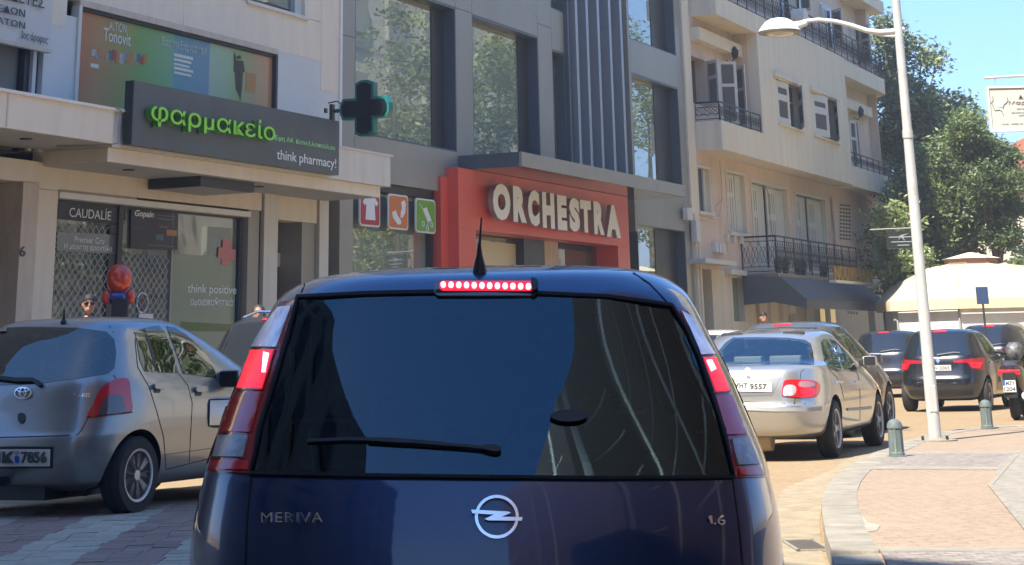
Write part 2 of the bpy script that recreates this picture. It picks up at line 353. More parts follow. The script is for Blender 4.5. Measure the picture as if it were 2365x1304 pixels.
class Car:
    def __init__(s,name,label,loc,heading,keys,paint,wheels,wr,scale=1.,group=None,nu=96,sub=4,ww=.2,rim='spoke',cat='car',bow=.05):
        """loc = world point under the rear centre; heading clockwise from +Y in degrees; wheels (y rear, y front, half track)"""
        s.root=empty(name,loc,-math.radians(heading),label,cat,group); s.root.scale=(scale,)*3
        s.M=Matrix.Translation(loc)@Matrix.Rotation(-math.radians(heading),4,'Z')@Matrix.Diagonal((scale,scale,scale,1)); s.Mi=s.M.inverted()
        V,F=loft(keys,nu,sub,bow); me=bpy.data.meshes.new('body'); me.from_pydata(V,[],F); me.materials.append(paint); me.materials.append(M_seam)
        o=bpy.data.objects.new('body',me); COL.objects.link(o); s.body=o; s.wr=wr
        # wheel wells cut out with the arch radius
        cut=MB()
        for y in wheels[:2]:
            for sx in (-1,1):
                a=[(wr*1.14*math.cos(math.radians(q)),wr*1.14*math.sin(math.radians(q))) for q in range(0,360,9)]
                cut.prism([(y+p,wr+.01+q) for p,q in a],sx*.52,sx*1.2,'x')
        c=cut.build('cut',M_seam); c.data.materials.clear(); c.data.materials.append(paint); c.data.materials.append(M_seam)
        for p in c.data.polygons: p.material_index=1
        md=o.modifiers.new('b','BOOLEAN'); md.object=c; md.operation='DIFFERENCE'; md.solver='EXACT'
        dg=bpy.context.evaluated_depsgraph_get(); dg.update(); nm=bpy.data.meshes.new_from_object(o.evaluated_get(dg)); o.modifiers.clear(); o.data=nm; nm.name='body'
        COL.objects.unlink(c); bpy.data.objects.remove(c)
        nm.polygons.foreach_set('use_smooth',[True]*len(nm.polygons))
        try: nm.set_sharp_from_angle(angle=math.radians(38))
        except Exception: pass
        o.parent=s.root
        s.V=[v.co.copy() for v in nm.vertices]; s.bvh=BVHTree.FromPolygons(s.V,[tuple(p.vertices) for p in nm.polygons])
        s.wheels=wheels
        for y in wheels[:2]:
            for sx in (-1,1): s.wheel(sx,y,wheels[2],wr,ww,rim)
    def wheel(s,sx,y,tr,r,ww,rim):
        c=(sx*(tr-ww/2),y,r); h=ww/2
        w_=empty('wheel',c); w_.parent=s.root
        MB().lathe([(r*.66,-h*.8),(r*.70,-h),(r*.93,-h),(r,-h*.7),(r,-.01),(r*.985,0),(r,.01),(r,h*.7),(r*.93,h),(r*.70,h),(r*.66,h*.8)],40,'x').build('tyre',M_tyre,w_,smooth=True)
        MB().lathe([(r*.60,-h*.3*1),(r*.60,h*.3)],32,'x').build('brake_disc',M_rimd,w_)
        m=MB(); m.lathe([(r*.60,sx*h*.35),(r*.62,sx*h*.95),(r*.68,sx*h*1.0),(r*.68,sx*h*.5)],32,'x')
        # the lip ring has no end caps
        m.f=m.f[:-2]; m.m=m.m[:-2]
        m.lathe([(.001,sx*h*.86),(r*.13,sx*h*.85),(r*.16,sx*h*.5)],16,'x')
        k={'spoke':7,'five':5,'cover':9,'steel':0}[rim]
        for i in range(k):
            a=2*math.pi*i/k; wd=(.5*math.pi*2/k)*(.9 if rim=='cover' else .62)
            pts=[]
            for (rr,f) in ((r*.12,.9),(r*.64,.62)):
                for sg in (-1,1):
                    aa=a+sg*wd*(f if rr<r*.3 else .55); pts.append((rr*math.cos(aa)+0,rr*math.sin(aa)))
            q=[pts[0],pts[2],pts[3],pts[1]]
            m.prism(q,sx*h*.55,sx*h*.8,'x')
        m.build('rim',M_rim,w_,smooth=True)
    # mapping functions -------------------------------------------------
    def cast(s,o,d,near=None):
        h=s.bvh.ray_cast(o,d)
        if h[0] is not None: return h[0],h[1] if h[1].dot(d)<0 else -h[1]
        # missed: closest surface to the ray near the silhouette
        c=s.bvh.find_nearest(near if near is not None else o+d*5)
        return c[0],c[1]
    def pix(s,x,y):
        d=(s.Mi.to_3x3()@ray(x,y)).normalized(); o=s.Mi@CAMP
        k=(Vector((0,.35,.9))-o).dot(d); return s.cast(o,d,o+d*k)
    def side(s,y,z,sg=1): return s.cast(Vector((sg*4,y,z)),Vector((-sg,0,0)),Vector((sg*.8,y,z)))
    def rear(s,x,z): return s.cast(Vector((x,-4,z)),Vector((0,1,0)),Vector((x,.1,z)))
    def front(s,x,z): return s.cast(Vector((x,9,z)),Vector((0,-1,0)),Vector((x,4,z)))
    def patch(s,name,m,loops,how='pix',eps=.004,grid=None,par=None,depth=.006,sg=1,tri=None,smooth=True,edge=None):
        f={'pix':s.pix,'rear':s.rear,'front':s.front,'side':lambda a,b:s.side(a,b,sg)}[how]
        if grid is None: grid=26. if how=='pix' else .07
        bm=bmesh.new()
        if tri:
            vs,fs=tri; bv=[bm.verts.new((x,y,0)) for x,y in vs]
            for q in fs:
                try: bm.faces.new([bv[i] for i in q])
                except ValueError: pass
        else:
            for lp in loops:
                bm.faces.new([bm.verts.new((x,y,0)) for x,y in lp])
        xs=[v.co.x for v in bm.verts]; ys=[v.co.y for v in bm.verts]
        for ax,lo,hi in ((0,min(xs),max(xs)),(1,min(ys),max(ys))):
            n=int((hi-lo)/grid)
            for i in range(1,n+1):
                q=lo+i*(hi-lo)/(n+1); co=[0,0,0]; no=[0,0,0]; co[ax]=q; no[ax]=1
                bmesh.ops.bisect_plane(bm,geom=bm.verts[:]+bm.edges[:]+bm.faces[:],plane_co=co,plane_no=no,dist=1e-5)
        bmesh.ops.triangulate(bm,faces=[q for q in bm.faces if len(q.verts)>4])
        nr={}
        for v in bm.verts:
            p,n=f(v.co.x,v.co.y); nr[v]=n; v.co=p+n*eps
        top=list(bm.faces)
        # make fronts face outward
        for q in top:
            q.normal_update()
            if q.normal.dot(nr[q.verts[0]])<0: q.normal_flip()
        be=[e for e in bm.edges if e.is_boundary]; mp={}
        for e in be:
            for v in e.verts:
                if v not in mp: mp[v]=bm.verts.new(v.co-nr[v]*depth)
        for e in be:
            a,b=e.verts; bm.faces.new((a,b,mp[b],mp[a]))
        me=bpy.data.meshes.new(name); bm.to_mesh(me); bm.free(); me.materials.append(m)
        if smooth:
            me.polygons.foreach_set('use_smooth',[True]*len(me.polygons))
            try: me.set_sharp_from_angle(angle=math.radians(35))
            except Exception: pass
        o=bpy.data.objects.new(name,me); COL.objects.link(o); o.parent=par or s.root
        return o
    def strip(s,name,m,pts,wd,how='pix',eps=.0015,depth=.003,sg=1,par=None,closed=False):
        """thin line laid on the body along pts"""
        q=[Vector((a,b)) for a,b in pts]
        if closed: q.append(q[0])
        L=[];Rr=[]
        for i,p in enumerate(q):
            d=(q[min(i+1,len(q)-1)]-q[max(i-1,0)]); 
            if closed and i in(0,len(q)-1): d=q[1]-q[-2]
            d.normalize(); n=Vector((-d.y,d.x)); L.append(p+n*wd/2); Rr.append(p-n*wd/2)
        loops=[[tuple(L[i]),tuple(L[i+1]),tuple(Rr[i+1]),tuple(Rr[i])] for i in range(len(q)-1)]
        return s.patch(name,m,loops,how,eps,None,par,depth,sg)
    def text(s,t,x0,y0,x1,y1,m,how='pix',bold=0.,eps=.006,name='lettering',par=None,dx=0,dy=0,shear=0.,cw=1.):
        """text in the quad: (x0,y0)=left bottom, (x1,y1)=right top; dy lifts the right end"""
        vs,fs=text2d(t,bold,shear,cw); g=[(x0+u*(x1-x0),y0+v*(y1-y0)+dy*u) for u,v in vs]
        return s.patch(name,m,None,how,eps,9999,par,.007,1,(g,fs),False)
    def open_glass(s,loops,how='pix',sg=1,shrink=0.):
        """take the body skin away behind a pane so one looks into the cabin"""
        me=s.body.data; bm=bmesh.new(); bm.from_mesh(me); kill=[]
        import mathutils.geometry as mg
        ro=s.Mi@CAMP
        def inside(c):
            if how=='pix':
                wpt=s.M@c; d=wpt-CAMP; z=d.dot(Fv); x=PX+FPX*d.dot(Rv)/z; y=PY-FPX*d.dot(Uv)/z
            elif how=='rear': x,y=c.x,c.z
            else: x,y=c.y,c.z
            for lp in loops:
                k=False
                for i in range(len(lp)):
                    (ax,ay),(bx,by)=lp[i],lp[i-1]
                    if (ay>y)!=(by>y) and x<(bx-ax)*(y-ay)/(by-ay)+ax: k=not k
                if k: return True
            return False
        for f in bm.faces:
            n=f.normal
            if how=='pix':
                if n.dot(f.calc_center_median()-ro)>0 : continue
            elif how=='rear' and n.y>-.1: continue
            elif how=='side' and n.x*sg<.15: continue
            elif how=='front' : continue
            if all(inside(v.co) for v in f.verts): kill.append(f)
        bmesh.ops.delete(bm,geom=kill,context='FACES'); bm.to_mesh(me); bm.free()
    def cabin(s,yr,yf,wd,zb,zt,seats=True,dark=True,rr=True):
        m=MB(); m.box(-wd,wd,yr+.02,yf,zb-.03,zb)                      # parcel shelf / floor line
        m.box(-wd,wd,yf+.02,yf+.35,zb,zb+.02); m.build('dashboard',M_black,s.root)
        if seats:
            for y in ((yr+.45,)+((yf-.75),)):
                for x in (-.36,.36):
                    q=MB(); q.box(x-.25,x+.25,y,y+.14,zb-.3,zb+.12); q.box(x-.13,x+.13,y+.02,y+.11,zb+.17,zb+.36); q.box(x-.05,x-.04,y+.05,y+.07,zb+.1,zb+.2); q.box(x+.04,x+.05,y+.05,y+.07,zb+.1,zb+.2)
                    q.build('seat',M_seat,s.root,smooth=True,bevel=.035)
        MB().box(-.11,.11,yf-.1,yf-.07,zt-.14,zt-.08).build('rear_view_mirror',M_black,s.root,bevel=.01)
def mirror_part(car,x,y,z,m,sg,sz=1.,glass=True):
    a=empty('door_mirror',(sg*x,y,z)); a.parent=car.root
    MB().box(sg*.0,sg*.21*sz,0,.11*sz,-.075*sz,.075*sz).build('mirror_shell',m,a,bevel=.035*sz,smooth=True)
    MB().box(sg*.02,sg*.19*sz,-.004,.004,-.06*sz,.06*sz).build('mirror_glass',mat('mirror_silver',(.30,.33,.36),.05,metal=1) if glass else M_black,a)
    MB().box(-sg*.10,sg*.03,.03,.08,-.075*sz,-.035*sz).build('mirror_foot',M_black,a)
def plate(car,txt,x,z,w_=.52,h=.11,tilt=0,px=None):
    """number plate standing on the rear"""
    p,n=car.rear(x,z) ; g=empty('number_plate',(x,p.y-.012,z)); g.parent=car.root
    MB().box(-w_/2-.012,w_/2+.012,0,.012,-h/2-.012,h/2+.012).build('plate_surround',M_black,g)
    MB().box(-w_/2,w_/2,-.004,-.001,-h/2,h/2).build('plate_face',M_plate,g)
    vs,fs=text2d(txt,.012); 
    solid2d(vs,fs,lambda u,v,k:(-w_/2+.03+u*(w_-.06),-.0055-.002*k,-h*.34+v*h*.68),'plate_lettering',M_dprint,g)
    return g

HATCH=[(.20,.20,.22,3.50,.70,5),(.26,.26,.06,3.66,.79,5),(.42,.42,0,3.74,.832,5.5),(.58,.58,0,3.75,.845,5.5),(.65,.64,.03,3.72,.85,5.5),(.78,.72,.07,3.6,.85,5.3),(.92,.82,.10,3.42,.838,5),
 (1.0,.95,.13,3.02,.815,5),(1.09,1.07,.19,2.62,.775,5),(1.24,1.24,.29,2.22,.71,5),(1.37,1.37,.38,1.88,.655,5),(1.445,1.445,.45,1.66,.60,4.6),(1.485,1.485,.54,1.5,.52,4.2),(1.505,1.505,.7,1.35,.40,3.6),(1.515,1.515,.9,1.2,.2,3)]
MERIVA=[(.18,.18,.3,3.8,.72,5),(.26,.26,.08,3.98,.80,5.5),(.42,.42,0,4.04,.84,6),(.60,.60,0,4.05,.876,6),(.70,.68,.035,4.0,.884,6),(.80,.74,.05,3.97,.884,6),(.95,.80,.07,3.85,.870,6.5),(1.06,.93,.10,3.5,.840,7),
 (1.12,1.02,.13,3.05,.822,7),(1.226,1.15,.20,2.85,.785,7),(1.335,1.28,.27,2.65,.745,7),(1.435,1.40,.34,2.45,.700,7),(1.53,1.50,.40,2.2,.655,7),(1.58,1.56,.44,2.05,.625,6),(1.625,1.60,.51,1.85,.555,5),(1.65,1.64,.66,1.7,.44,4.2),(1.668,1.668,.95,1.45,.22,3)]
SEDAN=[(.22,.22,.22,4.2,.72,5),(.28,.28,.05,4.38,.80,5.5),(.44,.44,0,4.43,.84,5.5),(.55,.55,-.01,4.44,.852,5.5),(.60,.60,.02,4.40,.852,5.5),(.75,.68,.05,4.28,.853,5.2),(.88,.78,.09,4.0,.84,5),(.945,.88,.14,3.55,.825,5),
 (.975,.94,.24,3.3,.80,5),(1.0,.99,.52,3.12,.775,5),(1.07,1.07,.66,2.98,.735,5),(1.16,1.17,.84,2.72,.68,5),(1.25,1.28,1.02,2.46,.625,4.8),(1.31,1.33,1.20,2.26,.565,4.4),(1.34,1.36,1.45,2.08,.46,3.8),(1.365,1.37,1.7,1.9,.2,3)]
SUVK=[(a*1.09,b*1.09,c*1.15,d*1.15,w_*1.06,n) for a,b,c,d,w_,n in HATCH]
def generic(car,kind,rearglass=True,brake=True,lamp='wide'):
    sc=1.09 if kind=='suv' else 1.; ly=1.15 if kind=='suv' else 1.; wx=1.06 if kind=='suv' else 1.
    f=lambda x,z:(x*wx,z*sc); g=lambda y,z:(y*ly,z*sc)
    car.patch('rear_window',M_cgo,[[f(*q) for q in ((-.60,1.03),(-.66,1.08),(-.56,1.36),(-.50,1.42),(0,1.435),(.50,1.42),(.56,1.36),(.66,1.08),(.60,1.03),(0,.995))]],'rear')
    for sg in (1,-1):
        car.patch('side_window',M_cgo,[[g(*q) for q in ((.62,1.10),(.60,1.22),(.72,1.36),(.95,1.42),(1.28,1.43),(1.30,1.02),(.80,1.04))]],'side',sg=sg)
        car.patch('side_window',M_cgo,[[g(*q) for q in ((1.36,1.43),(1.7,1.41),(2.05,1.28),(2.36,1.08),(2.38,1.01),(1.38,1.01))]],'side',sg=sg)
        if lamp=='wide':
            t=car.patch('tail_lamp',M_dredl,[[f(*q) for q in ((sg*.30,.93),(sg*.80,.97),(sg*.80,.74),(sg*.62,.78),(sg*.55,.88),(sg*.30,.885))]],'rear',eps=.012,depth=.02)
            if brake: car.patch('brake_lamp',M_brake,[[f(*q) for q in ((sg*.60,.875),(sg*.77,.88),(sg*.74,.78),(sg*.65,.79))]],'rear',eps=.018,par=t)
        else:
            t=car.patch('tail_lamp',M_redl,[[f(*q) for q in ((sg*.62,1.02),(sg*.77,1.02),(sg*.82,.8),(sg*.64,.78))]],'rear',eps=.012,depth=.02)
            if brake: car.patch('brake_lamp',M_brake,[[f(*q) for q in ((sg*.66,.97),(sg*.74,.97),(sg*.77,.88),(sg*.67,.87))]],'rear',eps=.018,par=t)
        mirror_part(car,.82*wx,2.1*ly,1.0*sc,car.body.data.materials[0],sg,.85,glass=False)
        for y in (.9,1.75):
            car.patch('door_handle',M_chrome,[[g(*q) for q in ((y,.86),(y+.17,.87),(y+.17,.90),(y,.89))]],'side',eps=.02,depth=.03,sg=sg)
        car.strip('door_seam',M_seam,[g(*q) for q in ((1.33,1.0),(1.33,.6),(1.30,.32))],.008,'side',sg=sg)
        car.strip('door_seam',M_seam,[g(*q) for q in ((2.42,1.0),(2.45,.6),(2.43,.32))],.008,'side',sg=sg)
    car.patch('high_brake_lamp',M_brake if brake else M_redl,[[f(*q) for q in ((-.13,1.455),(.13,1.455),(.13,1.475),(-.13,1.475))]],'rear',eps=.01)
    car.strip('tailgate_seam',M_seam,[f(*q) for q in ((-.66,1.0),(-.60,.68),(.60,.68),(.66,1.0))],.008,'rear')
    car.strip('wiper',M_black,[f(*q) for q in ((-.02,1.03),(.30,1.07),(.42,1.06))],.02,'rear',eps=.02,depth=.015)
    car.patch('bumper_insert',M_black,[[f(*q) for q in ((-.6,.30),(.6,.30),(.62,.40),(-.62,.40))]],'rear',eps=.006)

# ------------------------------------------------------------ ground
def gz(y):
    s=min(1,max(0,(y-8.2)/3.6)); s=s*s*(3-2*s); return -.2+.2*s
M_road=paving('dusty_tan_road',(.30,.215,.12),(.27,.19,.105),(.30,.23,.15),.24,.12,.4,dirt=(.33,.25,.15),bumpd=.0015,vary=.14)
ys=[-40,-10,0,4,8.2]+[8.2+.3*i for i in range(1,13)]+[14,30,60,140,600]
xs=[-300,-60,-10,0,10,60,300]
g=MB(); g.add([(x,y,gz(y)) for y in ys for x in xs],[(j*7+i,j*7+i+1,(j+1)*7+i+1,(j+1)*7+i) for j in range(len(ys)-1) for i in range(6)])
road=tag(g.build('road',M_road,smooth=True),kind='structure')
# pedestrian crossing of red and pale paving blocks, in front of the silver hatchback
cr=tag(bpy.data.objects.new('pedestrian_crossing',None),kind='structure'); COL.objects.link(cr)
M_pr=[mat('red_paver%d'%i,c,.9,var=.18,scale=5,bump=.3,bscale=50,dirt=(.2,.165,.13)) for i,c in enumerate([(.27,.175,.135),(.235,.155,.12),(.30,.205,.16)])]
M_pw=[mat('pale_paver%d'%i,c,.9,var=.18,scale=5,bump=.3,bscale=50,dirt=(.26,.21,.15)) for i,c in enumerate([(.38,.33,.25),(.42,.365,.28),(.33,.285,.215)])]
MB().add([(-4.6,11.9,.003),(-.2,11.9,.003),(-.5,18.6,.003),(-5.2,18.6,.003)],[(0,1,2,3)]).build('joint_sand',mat('joint_sand',(.17,.13,.09),.95,var=.2,scale=6),cr)
pm=MB().box(-.0895,.0895,-.1075,.1075,0,.012)
base=[pm.build('paver',m,bevel=.004) for m in M_pr+M_pw]
rest=[[],[]]; npv=0
def stripe(x): return ((x+3.47)%1.07)<.54
for j in range(30):
    y=12.05+.22*j
    for i in range(34):
        x=-4.45+.182*i+(.02*math.sin(j*1.7)); xw=x-(y-13)*.05
        if xw>-.3: continue
        wht=stripe(xw+(y-13)*.05)
        b=base[(3 if wht else 0)+random.choice((0,0,0,1,2))]
        vis=-.285*y<xw<-.165*y
        if vis and npv<298:
            o=b.copy(); COL.objects.link(o); o.parent=cr; npv+=1
            o.location=(xw,y,.006+random.uniform(-.002,.003)); o.rotation_euler=(random.uniform(-.008,.008),random.uniform(-.008,.008),.05+random.uniform(-.008,.008))
        else: rest[1 if wht else 0].append((xw,y))
for k,(l,nm) in enumerate(zip(rest,('red_paving','pale_paving'))):
    m=MB()
    for x,y in l: m.box(x-.0895,x+.0895,y-.1075,y+.1075,.004,.017+random.uniform(-.001,.002))
    tag(m.build('far_paver',(M_pw if k else M_pr)[0],cr),kind='stuff')
for b in base: COL.objects.unlink(b); bpy.data.objects.remove(b)

# right pavement with kerb
KERB=[(1.0,2.0),(1.12,5),(1.25,8),(1.38,9.6),(1.606,11.03),(1.84,12.95),(2.2,15.47),(2.62,17.67),(3.19,19.97),(3.97,22.53),(4.69,24.74),(5.6,26.7),(7.0,28.1),(9.5,29.3),(13,30.2),(20,31)]
def resample(pts,st):
    out=[Vector(pts[0])]; acc=0
    # smooth first
    pp=[]
    for i in range(len(pts)-1):
        a=pts[max(i-1,0)];b=pts[i];c=pts[i+1];d=pts[min(i+2,len(pts)-1)]
        for k in range(20):
            u=k/20; pp.append(Vector([.5*((2*b[q])+(-a[q]+c[q])*u+(2*a[q]-5*b[q]+4*c[q]-d[q])*u*u+(-a[q]+3*b[q]-3*c[q]+d[q])*u**3) for q in (0,1)]))
    pp.append(Vector(pts[-1]))
    for a,b in zip(pp,pp[1:]):
        acc+=(b-a).length
        if acc>=st: out.append(b); acc=0
    return out
kp=resample(KERB,.5)
def koff(i,w_):
    d=(kp[min(i+1,len(kp)-1)]-kp[max(i-1,0)]).normalized(); return kp[i]+Vector((d.y,-d.x))*w_
M_pave=paving('beige_brick_paving',(.315,.235,.165),(.295,.22,.155),(.235,.175,.12),.2,.1,.0,dirt=(.33,.26,.18),bumpd=.003,vary=.13)
M_pgrey=paving('grey_granite_setts',(.22,.19,.165),(.27,.235,.205),(.15,.13,.11),.1,.1,.0,dirt=(.28,.24,.19),bumpd=.003,vary=.3)
M_pblock=paving('pale_grey_block_paving',(.29,.265,.22),(.26,.235,.195),(.17,.15,.12),.24,.12,.9,dirt=(.30,.26,.20),bumpd=.004,vary=.15)
pav=[]; n_=len(kp)
for i in range(n_): pav.append(koff(i,.18))
m=MB(); base_i=len(pav)
vs=[(p.x,p.y,gz(p.y)+.12) for p in pav]+[(max(p.x,14) if p.y<29 else p.x+8,p.y if p.y<26 else p.y-1.2,gz(p.y)+.12) for p in pav]
m.add(vs,[(i,i+1,base_i+i+1,base_i+i) for i in range(n_-1)])
pv=tag(m.build('pavement',M_pave),kind='structure')
for i in range(n_-1):
    if kp[i].y<1.5: continue
    a,b=kp[i],kp[i+1]; c,d_=koff(i,.265),koff(i+1,.265); e=(b-a)*.012; zz=gz((a.y+b.y)/2)+.128+random.uniform(-.002,.003)
    if 12.9<(a.y+b.y)/2<14.3:   # the kerb inlet opening
        lo=zz-.035
    else: lo=zz-.3
    MB().prism([tuple(a+e),tuple(b-e),tuple(d_-e*.9),tuple(c+e*.9)],lo,zz,'z').build('kerbstone',M_conc,pv,bevel=.018,smooth=True)
ii=[i for i in range(n_-1) if 12.7<kp[i].y<14.6]; q_=[tuple(koff(i,.03)) for i in ii]+[tuple(koff(i,.25)) for i in ii[::-1]]; MB().prism(q_,-.1,.085,'z').build('inlet_mouth',M_black,pv)
def gband(name,pts,m,z=.125): 
    return MB().prism([(q.x,q.y) for q in [G(x,y,.12) for x,y in pts]],z-.02,z,'z').build(name,m,pv)
gband('granite_band',[(2030,1045),(2345,1045),(2305,1078),(1985,1080)],M_pgrey)
gband('white_edge_strip',[(2098,1043),(2362,1043),(2352,1049),(2090,1049)],M_conc,.128)
gband('white_edge_strip',[(1990,1077),(2312,1080),(2303,1086),(1975,1085)],M_conc,.129)
gband('block_paving_patch',[(2305,1075),(2352,1040),(2600,1040),(2700,1320),(2440,1320),(2370,1218),(2290,1125)],M_pblock,.127)
gband('white_edge_strip',[(2282,1122),(2345,1052),(2353,1052),(2293,1122),(2376,1222),(2365,1224)],M_conc,.1305)
gband('granite_band',[(2035,1275),(2700,1275),(2800,1345),(2070,1345)],M_pgrey,.126)
gband('white_edge_strip',[(2022,1266),(2700,1266),(2705,1276),(2035,1276)],M_conc,.1285)
gband('mortar_patch',[(1912,1202),(1935,1193),(1990,1191),(2003,1205),(2033,1215),(2025,1226),(1975,1232),(1925,1230)],mat('pale_mortar',(.33,.285,.21),.95,var=.2,scale=6),.1235)
# gutter of paler concrete along the kerb
M_gut=mat('sandy_gutter_concrete',(.30,.24,.15),.95,var=.22,scale=5,bump=.6,bscale=30,dirt=(.19,.145,.09))
m=MB(); vs=[]; 
for i in range(n_): a=koff(i,-.02); b=koff(i,-.42-.06*math.sin(i*.7)); vs+=[(a.x,a.y,gz(a.y)+.004),(b.x,b.y,gz(b.y)+.004)]
m.add(vs,[(2*i,2*i+1,2*i+3,2*i+2) for i in range(n_-1)]); tag(m.build('gutter',M_gut),kind='structure')
dr=empty('storm_drain_grate',(1.745,13.15,.002),.02,'steel storm drain grate let into the gutter beside the kerb','drain'); dr.scale=(.68,.75,1)
MB().box(-.16,.16,-.46,-.42,0,.012).box(-.16,.16,.42,.46,0,.012).box(-.16,-.13,-.46,.46,0,.012).box(.13,.16,-.46,.46,0,.012).build('grate_frame',M_conc,dr)
MB().box(-.14,.14,-.43,.43,-.001,.002).build('pit',M_black,dr)
for i in range(16): MB().box(-.13,.13,-.40+i*.052,-.40+i*.052+.020,.002,.008).build('grate_bar',mat('worn_iron',(.16,.14,.11),.6,metal=.3),dr)
# pavement in front of the shops
m=MB(); a=FO+NX*3.2-UX*14; b=FO+NX*3.2+UX*60; c=FO+UX*60-NX*.5; d_=FO-UX*14-NX*.5
tag(MB().prism([(a.x,a.y),(b.x,b.y),(c.x,c.y),(d_.x,d_.y)],-.05,.14,'z').build('shop_pavement',M_conc),kind='structure')

# ------------------------------------------------------------ pharmacy building
ph=empty('pharmacy_building',FO,FROT,'cream stone building with a pharmacy on the ground floor under a long canopy','building')
F=FB
TR=7.70
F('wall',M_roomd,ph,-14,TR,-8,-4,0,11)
F('upper_wall',M_stone,ph,-14,TR,-4,-.01,9.502,18)
zt_top=11; wl,wr_,wz0,wz1=T(187,25),T(635,125),4.2,Z(635,125)
F('wall',M_stone,ph,-14,-2.55,-4,-.02,6.05,11)
F('stone_panel',M_stone,ph,wl-.35,2.2,-3,0,wz1+.08,9.5); F('stone_panel',M_stone,ph,2.206,T(742,60),-3,0,wz1+.08,Z(703,38)-.02)
F('stone_panel',M_stone,ph,T(742,60)+.006,TR,-3,0,6.0+.03,9.5)
uw0,uw1,uz=T(575,0),T(703,35),Z(703,38)
F('stone_panel',M_stone,ph,2.206,uw0-.02,-3,0,uz-.01,9.5); F('stone_panel',M_stone,ph,uw1+.02,T(742,60),-3,0,uz-.01,9.5)
F('stone_panel',M_stone,ph,-2.55,wl-.356,-3,0,6.1,9.5)
w_=F('window',M_dark,ph,uw0-.02,uw1+.02,-.3,-.18,uz,9.4); F('pane',M_shopd,w_,uw0+.1,uw1-.25,-.18,-.16,uz+.1,9.3); F('frame',M_wpanel,w_,uw1-.22,uw1+.02,-.18,-.08,uz,9.4)
F('window_sill',M_marble,ph,uw0-.1,uw1+.12,-.2,.05,uz-.06,uz)
F('metal_panel',M_wpanel,ph,T(100,150),wl-.06,-2,-.005,4.2,6.3); F('metal_panel',M_wpanel,ph,wr_+.08,TR,-2,-.005,4.2,Z(785,128))
F('stone_panel',M_stone,ph,wr_+.08,TR,-2.9,-.001,Z(785,128)+.006,Z(785,128)+.9) if False else None
F('corner_trim',M_white,ph,TR-.06,TR+.03,-.1,.03,4.6,18)
# poster window
pw=empty('poster_window',(0,0,0)); pw.parent=ph
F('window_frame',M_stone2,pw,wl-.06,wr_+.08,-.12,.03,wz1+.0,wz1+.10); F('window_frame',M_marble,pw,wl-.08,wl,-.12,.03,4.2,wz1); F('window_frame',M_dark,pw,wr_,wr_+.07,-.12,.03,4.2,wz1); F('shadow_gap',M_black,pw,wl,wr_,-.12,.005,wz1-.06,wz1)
def grad_mat():
    m=bpy.data.materials.new('printed_poster'); m.use_nodes=True; t=m.node_tree; b=t.nodes['Principled BSDF']; b.inputs['Roughness'].default_value=.12; b.inputs['Specular IOR Level'].default_value=.8
    tc=t.nodes.new('ShaderNodeTexCoord'); sp=t.nodes.new('ShaderNodeSeparateXYZ'); t.links.new(tc.outputs['Generated'],sp.inputs[0]); r=t.nodes.new('ShaderNodeValToRGB'); e=r.color_ramp.elements
    st=[(0,(.46,.17,.10)),(.10,(.42,.25,.13)),(.22,(.27,.29,.11)),(.30,(.15,.33,.12)),(.42,(.15,.36,.19)),(.455,(.14,.34,.25)),(.46,(.09,.28,.35)),(.64,(.09,.24,.36)),(.645,(.27,.43,.32)),(.74,(.27,.42,.26)),(.80,(.22,.37,.15)),(.88,(.34,.29,.15)),(1,(.50,.24,.13))]
    e[0].position=0; e[0].color=(*st[0][1],1); e[1].position=1; e[1].color=(*st[-1][1],1)
    for p_,c in st[1:-1]: q=e.new(p_); q.color=(*c,1)
    t.links.new(sp.outputs[0],r.inputs[0]); t.links.new(r.outputs[0],b.inputs['Base Color']); return m
po=F('poster',grad_mat(),pw,wl,wr_,-.10,-.05,4.2,wz1-.06)
M_hz=mat('pale_poster_print',(.60,.64,.54),.3)
TX('ALTION',(252,50),(292,60),(270,51),(270,72),-.045,M_hz,pw,.004); TX('Tonovit',(239,66),(302,90),(245,64),(270,100),-.045,M_hz,pw,.004,bold=.008)
TX('Βρες την Ενέργειά σου!',(374,95),(476,118),(420,94),(420,120),-.045,M_hz,pw,.004)
for i in range(5): RP('bullet_line',M_hz,pw,(402,129+i*10),(446-4*(i%3),132+i*10),-.045,.004)
cols=[(.4,.4,.36),(.25,.27,.28),(.42,.2,.07),(.45,.22,.08),(.3,.28,.2),(.06,.13,.18),(.38,.06,.05),(.42,.2,.05)]
for i in range(16):
    x=212+i*8; y=112+(i*.95)+4*math.sin(i*1.9); RP('printed_carton',mat('carton_print%d'%(i%8),cols[i%8],.3),pw,(x,y),(x+8.5,y+26-abs(i-8)),-.0445,.003)
RP('printed_carton',mat('carton_print2',cols[2]),pw,(569,166),(590,214),-.045,.004); RP('printed_label',M_hz,pw,(210,145),(228,158),-.045,.004)
mf=MB()
for pts in [[(548,128),(556,128),(557,136),(547,136)],[(541,138),(562,140),(565,166),(540,165)],[(543,165),(551,165),(553,222),(545,205)],[(552,165),(561,166),(559,200),(555,232),(550,200)],[(541,120),(546,134),(543,142),(540,134)]]:
    mf.prism(slope_poly(pts,-.045),.045,.041,'y')
mf.build('printed_figure',mat('printed_dark_suit',(.035,.035,.03),.3),pw)
# left window with grey blind and its banner
lz0=4.2; lw=empty('window',(0,0,0)); lw.parent=ph
F('blind',mat('taupe_blind',(.20,.19,.165),.8,var=.05),lw,-6,T(70,180),-.3,-.25,lz0,6.1); F('frame',M_dark,lw,T(70,180),T(82,180),-.3,-.12,lz0,6.1); F('frame',M_wpanel,lw,T(82,180),T(90,180),-.3,-.06,lz0,6.1); F('frame',M_dark,lw,T(90,180),T(99,180),-.3,-.1,lz0,6.1)
